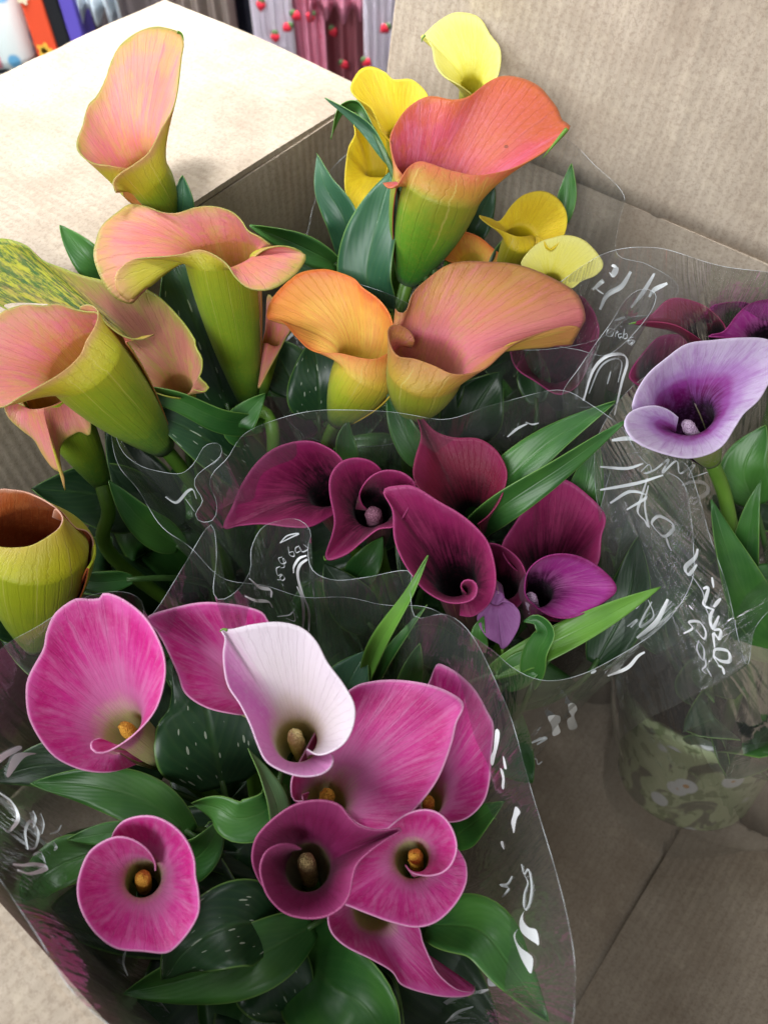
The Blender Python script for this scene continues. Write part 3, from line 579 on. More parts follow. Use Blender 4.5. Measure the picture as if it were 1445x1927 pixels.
# ---- coral / orange plant
spathe('oran','C',[(206,588,-6),(222,603,-9),(244,600,-10),(262,578,-10),(285,540,-10),(325,521,-9),(370,533,-8),(410,547,-7),(455,558,-6),(520,564,-5),(620,541,-2),(710,496,2),(765,455,6),(808,408,10),(782,385,10),(768,350,9),(740,312,8),(705,275,7),(650,250,6),(590,244,5),(540,266,4),(485,308,2),(430,320,0),(355,309,0),(290,342,-2),(248,398,-4),(231,445,-6),(240,505,-7),(262,555,-5),(290,585,0)],
  (285,905),(385,610),.462,g=.42,dt=10,db=48,rt=25,palette='coral',lip=.25,k0=.7,r0=.006,stem_via=[(755,575,.515),(740,680,.54)],label='tall coral pink flower with broad flaring mouth')
spathe('oran','D',[(545,470,14),(545,520,6),(524,463,-3),(460,491,-7),(400,489,-8),(320,471,-7),(260,469,-6),(200,450,-4),(150,402,-2),(100,347,2),(46,338,5),(60,272,6),(110,212,5),(170,167,4),(250,153,3),(300,160,2),(370,186,1),(402,220,0),(460,262,-1),(500,312,-2),(520,372,-3),(524,430,-4),(531,500,-2),(520,585,4)],
  (305,735),(420,540),.468,g=.42,dt=12,db=34,rt=19,palette='orange',lip=.2,k0=.7,label='orange yellow flower beside the large apricot one')
spathe('oran','D',[(590,452,10),(603,430,4),(590,395,0),(555,368,-4),(520,364,-6),(504,390,-8),(514,442,-9),(542,482,-10),(600,491,-9),(680,520,-8),(740,547,-8),(805,547,-7),(870,525,-5),(930,472,-2),(980,432,1),(1050,402,4),(1150,372,8),(1222,372,12),(1205,415,17),(1190,448,20),(1240,360,12),(1247,335,9),(1236,285,8),(1205,236,7),(1130,190,6),(1040,150,5),(960,130,4),(880,125,3),(790,123,2),(720,140,1),(650,190,0),(600,242,-2),(575,310,-4),(545,318,-3),(528,302,-2)],
  (590,720),(640,530),.452,g=.42,dt=10,db=48,rt=22,palette='apricot',lip=.2,k0=.7,label='large apricot and pink flower with drooping green tip')
spathe('oran','B',[(1205,520,8),(1215,420,0),(1260,470,0),(1316,560,0),(1290,620,0),(1230,740,2),(1170,845,4),(1190,700,8)],(1170,880),(1225,640),.50,g=.2,dt=8,db=24,rt=6,palette='salmon',lip=0,label='narrow folded salmon petal behind the thick green tube')
for a in [([(720,610,.52),(690,520,.50),(715,400,.488),(742,312,.485)],112,'blue',20,.3), ([(600,790,.53),(600,720,.515),(590,640,.515)],120,'spot',0,.2),
          ([(735,310,.487),(700,250,.49),(655,212,.495),(612,184,.50)],26,'blue',35,.5), ([(705,250,.49),(675,198,.50),(640,205,.505),(622,262,.51)],28,'mid',50,.5),
          ([(860,830,.54),(900,760,.53),(940,700,.52)],120,'dark',0,.2), ([(560,740,.53),(530,680,.53),(500,640,.53)],100,'dark',0,.2),
          ([(800,780,.54),(850,720,.53),(860,690,.53)],80,'dark',0,.2)]:
    leaf('oran', a[0], a[1], a[2], a[3], a[4])
filler('oran', 10, .30, .11, 3)

# ---- salmon plant
spathe('salm','A',[(420,700,-6),(408,662,-8),(432,630,-9),(490,592,-9),(540,550,-8),(582,470,-6),(622,400,-4),(642,330,-2),(658,200,3),(665,150,6),(650,117,8),(610,101,7),(560,96,7),(500,115,6),(440,160,4),(408,212,3),(380,292,2),(350,350,0),(320,382,-2),(302,450,-4),(280,512,-5),(290,552,-6),(335,588,-5),(400,600,-3),(470,612,4)],
  (618,772),(525,640),.458,g=.30,dt=12,db=36,rt=15,palette='salmon',lip=.12,k0=.6,label='tall salmon flower in front of the bright flap')
spathe('salm','B',[(1128,290,10),(1160,250,2),(1210,216,-4),(1280,203,-6),(1340,215,-5),(1388,245,-3),(1352,312,-8),(1300,357,-11),(1240,391,-12),(1180,400,-12),(1120,386,-12),(1070,342,-11),(1035,284,-10),(970,236,-9),(900,215,-8),(820,236,-6),(730,246,-4),(620,256,-2),(560,287,0),(522,340,4),(540,415,9),(606,464,14),(540,448,11),(490,400,7),(450,330,4),(425,250,2),(432,188,2),(462,108,3),(540,40,4),(592,8,5),(660,20,5),(720,45,5),(800,50,5),(880,25,6),(960,18,6),(1040,40,5),(1090,82,3),(1122,132,1),(1180,162,0),(1232,200,2)],
  (1130,925),(1000,250),.448,g=.45,dt=12,db=76,rt=19,palette='salmon',lip=.3,k0=.45,stem_via=[(515,850,.52)],label='wide salmon flower on a thick yellow green tube')
spathe('salm','B',[(700,604,6),(640,627,2),(560,611,-2),(490,562,-5),(440,505,-6),(400,500,-4),(340,489,-1),(260,462,0),(200,470,0),(120,465,0),(60,477,0),(0,505,0),(-110,600,0),(-150,760,-4),(-100,900,-7),(0,930,-9),(90,882,-10),(180,832,-11),(280,772,-11),(360,700,-11),(392,630,-10),(432,560,-9),(443,500,-7),(410,467,-5),(362,476,0),(375,520,8)],
  (745,1115),(390,735),.418,g=.38,dt=8,db=66,rt=22,palette='salmon',lip=.15,k0=.5,r0=.006,outer=-1,label='pale salmon flower with bulging veined green tube')
spathe('salm','B',[(820,890,10),(700,860,2),(500,760,0),(250,620,0),(60,500,2),(-60,420,2),(-110,300,2),(-60,190,2),(0,165,2),(60,174,1),(120,200,0),(180,258,0),(260,290,0),(360,328,0),(460,352,0),(560,370,0),(640,386,0),(720,430,0),(790,500,0),(842,562,0),(884,630,-1),(885,655,-2),(914,710,-3),(912,765,-2),(902,795,-4),(944,836,-6),(928,858,-4),(880,848,2)],
  (850,980),(800,840),.452,g=.25,gx=-.1,dt=18,db=40,rt=9,palette='mottled',lip=-.05,k0=.35,label='broad flower mottled yellow green and dusty pink')
spathe('salm','E',[(140,150,-4),(190,40,-7),(280,0,-7),(380,60,-3),(450,140,0),(480,205,3),(498,280,5),(485,345,7),(420,330,12),(330,420,16),(360,640,16),(340,560,12),(285,522,12),(232,450,11),(185,370,9),(120,318,7),(48,250,5),(28,186,3),(80,170,-2),(140,190,-4)],
  (560,610),(280,110),.446,g=.35,dt=6,db=52,rt=15,palette='salmon',lip=.1,k0=.4,stem_via=[(205,960,.50),(225,1060,.54)],label='salmon flower seen from outside below the pale one')
spathe('salm','E',[(430,1180,34),(492,1085,28),(505,930,20),(470,868,13),(410,850,7),(345,775,0),(290,733,-6),(220,690,-3),(140,655,0),(60,642,0),(0,640,0),(-110,690,0),(-160,800,-2),(-110,910,-5),(0,950,-7),(90,956,-8),(180,941,-9),(280,882,-10),(326,840,-10),(338,790,-9),(300,745,-5),(285,790,6)],
  (190,1500),(195,955),.412,g=.4,dt=10,db=64,rt=27,palette='rust',lip=.12,k0=.4,outer=-1,label='rust orange flower with wavy lime green back')
for a in [([(340,420,.50),(345,380,.485),(344,330,.478)],48,'blue',10,.3), ([(230,540,.50),(170,490,.48),(114,424,.475)],66,'mid',10,.25),
          ([(430,770,.52),(385,650,.505),(345,540,.50),(320,480,.50)],165,'spot',0,.2), ([(500,800,.51),(420,790,.48),(330,750,.465),(208,724,.455)],54,'mid',30,.35),
          ([(500,900,.53),(410,840,.49),(340,800,.475),(268,772,.47)],110,'spot',-12,.2), ([(340,1030,.51),(270,980,.48),(205,905,.462)],66,'mid',10,.25),
          ([(250,1090,.49),(180,1095,.475),(106,1080,.468)],40,'mid',0,.3), ([(470,820,.51),(450,800,.49),(500,740,.49)],60,'mid',0,.2),
          ([(640,500,.53),(560,460,.52),(470,424,.515)],52,'mid',20,.3), ([(300,960,.54),(180,930,.52),(60,920,.50)],130,'dark',0,.2),
          ([(330,1000,.54),(250,880,.53),(200,800,.52)],110,'dark',0,.2), ([(200,1250,.50),(110,1230,.48),(0,1200,.47)],130,'dark',0,.2), ([(60,1200,.47),(20,1120,.45),(-30,1060,.45)],110,'dark',0,.2)]:
    leaf('salm', a[0], a[1], a[2], a[3], a[4])
filler('salm', 13, .30, .12, 4)

# ---- yellow plant
spathe('yell','C',[(490,300,6),(450,271,-4),(400,241,-5),(374,200,-4),(364,150,-2),(338,112,0),(328,122,2),(345,104,2),(382,70,3),(430,42,4),(480,42,4),(520,60,3),(552,112,1),(580,150,0),(583,200,-2),(570,250,-4),(535,285,-4),(505,302,4)],
  (478,350),(490,285),.512,g=.3,dt=12,db=32,rt=7,palette='lemon',lip=.15,k0=.7,label='pale lemon flower rising highest against the cardboard flap')
spathe('yell','C',[(250,480,8),(205,430,0),(190,390,-2),(168,345,-3),(122,312,-3),(103,278,-2),(130,226,0),(170,214,2),(210,230,2),(240,255,1),(300,256,0),(347,302,-2),(335,330,-2),(290,400,0),(275,460,6)],
  (262,600),(258,440),.505,g=.25,dt=12,db=42,rt=8,palette='yellow',lip=-.05,k0=.5,label='golden yellow flower with wavy top beside the coral one')
spathe('yell','C',[(215,560,8),(228,470,0),(185,372,0),(130,344,0),(112,380,0),(118,430,0),(96,480,0),(84,590,0),(100,668,0),(140,716,0),(190,640,0),(240,540,4)],
  (200,760),(190,560),.522,g=.2,dt=14,db=40,rt=8,palette='yellow',lip=-.1,k0=.4,label='golden yellow flower hanging low behind the thin leaf')
spathe('yell','C',[(690,760,8),(640,761,-4),(590,742,-4),(545,720,-2),(515,693,2),(552,702,2),(582,710,2),(620,660,3),(660,626,4),(720,614,4),(770,640,2),(797,690,0),(790,750,-4),(750,802,-7),(722,772,-5),(700,760,4)],
  (590,900),(645,775),.505,g=.35,dt=4,db=40,rt=10,palette='yellow',lip=.2,k0=.7,label='yellow flower with a drooping lip above the apricot one')
spathe('yell','D',[(1110,190,8),(1060,160,-1),(1004,130,0),(1060,60,2),(1120,35,3),(1182,25,3),(1250,50,2),(1312,126,0),(1290,170,-3),(1232,195,-5),(1192,222,-6),(1150,200,2)],
  (1090,330),(1115,205),.490,g=.25,dt=6,db=50,rt=6,palette='lemon',lip=.1,k0=.6,label='pale yellow flower lying low inside the film')
spathe('yell','C',[(480,860,8),(400,830,0),(405,805,0),(430,760,2),(455,744,2),(510,760,1),(560,800,0),(600,838,0),(560,870,3)],
  (480,960),(490,850),.525,g=.25,dt=10,db=44,rt=8,palette='orange',lip=.1,label='amber flower low behind the apricot one')
spathe('yell','C',[(420,740,8),(415,690,0),(440,640,0),(465,660,0),(468,700,0),(445,750,4)],
  (425,830),(440,740),.53,g=.25,dt=10,db=34,rt=6,palette='yellow',lip=.0,label='small yellow bud beside the coral tube')
for a in [([(655,500,.54),(650,420,.52),(612,350,.515),(597,290,.515)],66,'blue',20,.3), ([(1062,420,.53),(1068,370,.525),(1075,308,.52)],36,'mid',15,.4),
          ([(880,460,.55),(905,400,.54),(930,350,.535)],56,'blue',0,.3), ([(940,560,.54),(960,480,.53),(990,430,.53)],70,'dark',0,.3),
          ([(1010,760,.53),(1000,690,.53),(990,640,.53)],60,'dark',0,.3), ([(660,560,.55),(600,520,.545),(530,480,.54)],80,'dark',0,.2)]:
    leaf('yell', a[0], a[1], a[2], a[3], a[4])
filler('yell', 10, .31, .10, 5)

# ---- purple plant
spathe('purp','I',[(60,400,10),(28,485,2),(60,612,-2),(170,692,-3),(290,762,-3),(390,720,-3),(452,610,-2),(510,440,0),(500,350,0),(462,275,2),(400,220,3),(250,240,4),(120,330,6)],
  (300,820),(270,620),.508,g=.2,dt=34,db=75,rt=14,palette='burgundy',lip=.05,label='reddish purple flower seen through the film behind the apricot one')
spathe('purp','I',[(1090,500,10),(1080,470,2),(980,402,-3),(900,372,-3),(800,363,0),(706,374,4),(800,328,3),(880,252,2),(950,234,2),(1050,260,2),(1132,310,1),(1202,390,0),(1195,440,-1),(1150,480,4)],
  (1120,640),(1100,450),.478,g=.25,dt=10,db=48,rt=10,palette='maroon',lip=.15,label='dark maroon flower with thin pointed tip above the lavender one')
spathe('purp','I',[(820,760,10),(700,690,0),(690,640,0),(760,540,0),(850,450,1),(970,440,1),(1010,490,0),(960,560,-1),(880,700,0),(830,770,6)],
  (800,900),(830,680),.495,g=.2,dt=16,db=50,rt=10,palette='burgundy',lip=.05,label='burgundy flower tucked under the pointed maroon one')
spathe('purp','I',[(1440,560,10),(1380,470,2),(1200,448,0),(1115,442,3),(1200,420,2),(1280,322,1),(1350,265,1),(1450,243,2),(1560,270,2),(1620,380,0),(1560,480,-2),(1480,540,5)],
  (1480,700),(1440,480),.468,g=.25,dt=10,db=46,rt=10,palette='violet',lip=.15,label='violet flower with pointed tip right above the lavender one')
spathe('purp','I',[(1260,420,10),(1190,380,0),(1128,295,0),(1200,266,0),(1310,262,0),(1360,290,0),(1340,380,3)],
  (1270,560),(1260,380),.50,g=.2,dt=10,db=40,rt=9,palette='violet',lip=.1,label='violet flower mostly hidden between its neighbours')
filler('purp', 9, .32, .10, 6)
# ---- lavender plant
spathe('lav','I',[(950,897,6),(900,857,0),(830,832,-5),(750,840,-8),(682,872,-9),(658,930,-10),(690,996,-10),(760,1046,-10),(880,1090,-9),(1000,1112,-8),(1110,1092,-6),(1195,1040,-5),(1260,940,-4),(1310,865,-3),(1392,790,-1),(1452,690,2),(1540,540,6),(1445,464,5),(1300,455,3),(1150,468,2),(1000,490,0),(880,575,-2),(790,652,-3),(730,742,-4),(702,822,-3),(700,862,3)],
  (1135,1135),(1020,930),.432,g=.22,gx=.12,dt=30,db=48,rt=13,palette='lavender',lip=.12,spad=('grey',(985,915),10,3.4,22),stem_via=[(1362,930,.50),(1385,1040,.515),(1420,1160,.56)],label='pale lavender flower with deep purple throat')
for a in [([(1395,1130,.535),(1405,1030,.50),(1415,960,.487),(1431,903,.48)],54,'mid',15,.35), ([(1445,1200,.53),(1400,1120,.50),(1365,1030,.485),(1338,940,.48)],84,'mid',-20,.4),
          ([(1480,1230,.53),(1440,1180,.51),(1420,1100,.50),(1470,1060,.495)],120,'mid',10,.3), ([(1330,1250,.58),(1300,1150,.56),(1270,1050,.55)],110,'dark',0,.2),
          ([(1250,1220,.58),(1200,1100,.56),(1180,980,.54)],100,'spot',0,.2), ([(1420,950,.52),(1400,880,.51),(1440,800,.50)],90,'mid',0,.2), ([(1400,1300,.58),(1350,1230,.57),(1310,1220,.56)],120,'dark',0,.2)]:
    leaf('lav', a[0], a[1], a[2], a[3], a[4])
filler('lav', 9, .27, .058, 8)

# ---- the little green tail at the tip of some flowers
def tail(words, pts, w=2.2):
    o = [q for q in bpy.data.objects if q.name.startswith('flower') and words in q.get('label', '')][0]
    path = catmull([P(*p) for p in pts], 14); v, f = tube(path, np.linspace(w/1000, .0002, 14), 8)
    e = o.parent; m_ = mesh('petal_tip', v, f, M_STEM, None); m_.parent = o; m_.matrix_parent_inverse = Matrix.Translation(-Vector(e.location)) if False else Matrix.Identity(4)
tail('tall salmon', [(334,60,.466),(342,64,.467),(347,76,.468)], 1.0)
tail('tall coral', [(1066,243,.473),(1050,262,.474),(1020,298,.476)], 1.4)
tail('white flower', [(428,1186,.375),(420,1184,.3755),(414,1189,.376)], .8)
tail('drooping to a pointed', [(880,1874,.412),(892,1866,.414),(894,1856,.416)], 1.0)
tail('lilac inner fold', [(617,1050,.454),(612,1054,.455),(609,1046,.456)], .7)
tail('pale lemon', [(800,66,.512),(795,72,.513),(793,80,.514)], .8)
tail('tiny lilac', [(945,1222,.458),(945,1232,.459),(944,1246,.46)], .9)
tail('thin pointed tip', [(1196,607,.482),(1190,608,.483),(1182,610,.484)], .7)

# ================================================================== SLEEVES
def wrinkle(V, amp, seed):
    r = np.random.default_rng(seed); out = V.copy()
    for k in range(5):
        kx = r.normal(0, 1, 3)*r.uniform(25, 70); ph = r.uniform(0, 6); dr = unit(r.normal(0, 1, 3))
        out += (amp/(1+.5*k))*np.sin(V@kx+ph)[..., None]*dr
    return out
BV = {}
def sleeve(key, pl, rim, label, rz=None, seed=1, amp=.0012, bulge=.35, edge_r=.00014):
    p = PLANTS[pl]; loc = p['loc']; N = 260; NVv = 34
    R = np.array([Pz(q[0], q[1], q[2] if len(q) > 2 else rz) for q in rim]); R = catmull(R, N, True)
    ctr = loc+np.array([0, 0, .1]); q = R-ctr; ang = np.unwrap(np.arctan2(q[:, 1], q[:, 0])); tot = ang[-1]-ang[0]; sg = 1 if tot > 0 else -1
    l = sg*2*math.pi*np.arange(N)/N; dv = np.angle(np.exp(1j*(ang-l))); c = np.angle(np.mean(np.exp(1j*dv))); dev = np.angle(np.exp(1j*(ang-l-c)))
    kern = np.ones(31)/31; dev = np.convolve(np.concatenate([dev[-15:], dev, dev[:15]]), kern, 'valid'); th = l+c+.7*dev
    rd = np.stack([np.cos(th), np.sin(th), np.zeros(N)], 1); r = p['r']*1.06+.003
    B0 = loc+rd*(r*.84)+np.array([0, 0, .003]); B1 = loc+rd*r+np.array([0, 0, p['h']])
    V = np.zeros((N, NVv, 3)); nb = 7
    for j in range(nb): V[:, j] = B0+(B1-B0)*(j/nb)
    ln = np.linalg.norm(R-B1, axis=1)[:, None]; m0 = np.array([0, 0, 1.])*ln*.8+rd*ln*bulge; m1 = (R-B1)*1.0
    for j in range(NVv-nb):
        t_ = j/(NVv-nb-1); h00 = 2*t_**3-3*t_**2+1; h10 = t_**3-2*t_**2+t_; h01 = -2*t_**3+3*t_**2; h11 = t_**3-t_**2
        V[:, nb+j] = h00*B1+h10*m0+h01*R+h11*m1
    V = wrinkle(V, amp, seed)
    rr = np.random.default_rng(seed); fold = np.zeros(N)          # long soft pleats that run from rim to pot
    for k in range(24):
        c0 = rr.uniform(0, N); dd = (np.arange(N)-c0+N/2) % N-N/2; fold += rr.choice([-1, 1])*rr.uniform(.4, 1)*np.exp(-np.abs(dd)/rr.uniform(1.2, 4.5))
    tt = np.linspace(0, 1, NVv); V += rd[:, None, :]*(fold[:, None]*.005*np.sin(np.pi*np.clip(tt*1.1-.12, 0, 1))[None])[..., None]
    e = empty('clear_sleeve', loc, label, 'plastic sleeve', 'clear plastic flower sleeves in the box')
    uvs = np.stack(np.broadcast_arrays((np.arange(N)/N)[:, None], np.linspace(0, 1, NVv)[None]), -1).reshape(-1, 2)
    o = mesh('film', V.reshape(-1, 3), grid_faces(N, NVv, True), M_FILM, e, uvs)
    path = np.vstack([V[:, -1], V[:1, -1]]); v, f = tube(path, edge_r, 5); mesh('film_edge', v, f, M_EDGE, e)
    BV[key] = (BVHTree.FromPolygons([tuple(w) for w in V.reshape(-1, 3)], grid_faces(N, NVv, True)), e)
    return e
def nth_hit(key, x, y, nth):
    r = Vector(RT*(x-CX)/F+UP*(CY-y)/F+FW).normalized(); o = Vector(CAM); hits = []
    for _ in range(8):
        h = BV[key][0].ray_cast(o, r)
        if h[0] is None: break
        hits.append(h[0]); o = h[0]+r*.004
    if not hits: return None
    return np.array(hits[min(nth, len(hits)-1)])
def stroke(key, pts, W, nth=0, mat=None, cal=0, name='print_stroke', maxjump=.02):
    """a printed brush stroke lying on the film; W in px, cal = direction in which the pen runs thin"""
    s = catmull([(p[0], p[1]) for p in pts], max(14, len(pts)*7)); n = len(s); tg = unit(np.gradient(s, axis=0)); nr = np.stack([-tg[:, 1], tg[:, 0]], 1)
    pos = [nth_hit(key, x, y, nth) for x, y in s]; good = [q for q in pos if q is not None]
    if len(good) < 3: return
    dep = np.array([np.dot(q-CAM, FW) if q is not None else np.nan for q in pos]); dep = np.interp(np.arange(n), np.where(~np.isnan(dep))[0], dep[~np.isnan(dep)])
    med = np.median(dep); dep = np.clip(dep, med-maxjump, med+maxjump); dep = np.convolve(np.pad(dep, 3, mode='edge'), np.ones(7)/7, 'valid')
    V = []
    for i in range(n):
        t_ = i/(n-1); w = W*.5*(.35+.65*math.sin(math.pi*min(1, .08+.88*t_)))*(1 if not cal else (.3+.7*abs(tg[i, 1]*math.cos(cal)-tg[i, 0]*math.sin(cal))))
        for sgn in (-1, 1):
            x, y = s[i]+nr[i]*w*sgn; V.append(P(x, y, dep[i]-.0007))
    mesh(name, V, [(2*i, 2*i+1, 2*i+3, 2*i+2) for i in range(n-1)], mat or M_PRINT, BV[key][1])

sleeve('burg', 'burg', [(204,800,.40),(242,856,.395),(277,887,.39),(332,894,.39),(363,873,.40),(384,838,.405),(408,831,.41),(418,845,.41),(412,862,.405),(377,887,.40),(370,908,.395),(384,942,.39),(368,973,.39),(380,987,.385),(405,977,.39),(408,942,.39),(398,914,.40),(405,887,.40),(429,862,.405),(462,815,.41),(537,787,.41),(624,775,.41),(720,772,.41),(830,790,.405),(930,758,.405),(1040,735,.405),(1110,760,.405),(1160,800,.40),(1215,870,.40),(1286,920,.395),(1302,1030,.385),(1300,1105,.38),(1235,1190,.37),(1130,1255,.365),(1045,1280,.365),(965,1262,.365),(922,1222,.37),(880,1185,.375),(800,1150,.375),(700,1130,.37),(560,1120,.36),(420,1080,.36),(330,1010,.37),(240,900,.385)],
       'crumpled clear sleeve around the dark burgundy calla lily', seed=3)
sleeve('pink', 'pink', [(-60,1330,.40),(0,1225,.40),(80,1175,.395),(166,1122,.39),(230,1112,.39),(268,1130,.385),(275,1165,.38),(300,1140,.385),(345,1060,.395),(393,987,.405),(405,1040,.40),(401,1110,.395),(416,1127,.392),(447,1108,.395),(469,1072,.40),(470,1033,.405),(490,995,.41),(522,981,.41),(549,976,.41),(572,984,.408),(585,1004,.405),(578,1030,.40),(586,1072,.395),(627,1090,.395),(690,1085,.395),(770,1075,.395),(772,1110,.39),(780,1160,.39),(830,1155,.39),(862,1168,.39),(892,1205,.385),(932,1290,.38),(962,1360,.375),(1002,1485,.37),(1042,1625,.37),(1068,1760,.375),(1076,1860,.38),(1060,1960,.39),(950,2060,.41),(700,2120,.42),(400,2060,.425),(230,1945,.42),(140,1865,.415),(75,1762,.41),(22,1682,.41),(-30,1600,.41),(-80,1470,.405)],
       'clear sleeve with white script around the magenta calla lily', seed=1)
sleeve('lav', 'lav', [(1125,960,.36),(1150,880,.37),(1195,850,.38),(1240,862,.38),(1288,872,.375),(1310,930,.37),(1332,1010,.36),(1370,1120,.34),(1405,1250,.32),(1425,1180,.33),(1490,1110,.35),(1560,1000,.38),(1600,880,.40),(1580,740,.39),(1490,690,.38),(1390,672,.38),(1290,680,.38),(1190,730,.38),(1120,830,.375)],
       'clear sleeve with vertical white script around the pale lavender flower', seed=5)
sleeve('yell', 'yell', [(560,520,.36),(575,440,.37),(600,350,.39),(660,280,.42),(760,225,.455),(920,230,.455),(1060,262,.45),(1120,312,.445),(1175,368,.44),(1166,420,.435),(1160,480,.43),(1215,500,.425),(1268,530,.42),(1276,555,.415),(1240,590,.41),(1180,600,.41),(1120,640,.40),(980,660,.40),(860,620,.40),(740,560,.41),(600,520,.415)],
       'clear sleeve reaching the corner around the yellow calla lily', seed=7)
sleeve('purp', 'purp', [(1015,660,.40),(1030,650,.40),(1090,660,.40),(1150,668,.40),(1210,600,.42),(1232,560,.43),(1220,545,.432),(1195,545,.432),(1170,565,.43),(1150,600,.425),(1120,650,.415),(1090,700,.41),(1060,750,.39),(1100,765,.37),(1200,750,.36),(1350,710,.36),(1480,640,.38),(1540,590,.42),(1470,520,.45),(1350,500,.455),(1230,470,.45),(1120,480,.44),(1030,560,.42),(1012,610,.41)],
       'clear sleeve with folded edge around the reddish purple calla lily', seed=9)
sleeve('oran', 'oran', [(480,640,.33),(470,560,.33),(500,500,.33),(620,480,.33),(760,470,.33),(900,480,.33),(1010,560,.33),(1030,660,.33),(960,740,.33),(850,800,.33),(720,835,.33),(600,830,.33),(520,760,.33)],
       'clear sleeve around the coral and orange calla lily', seed=11)

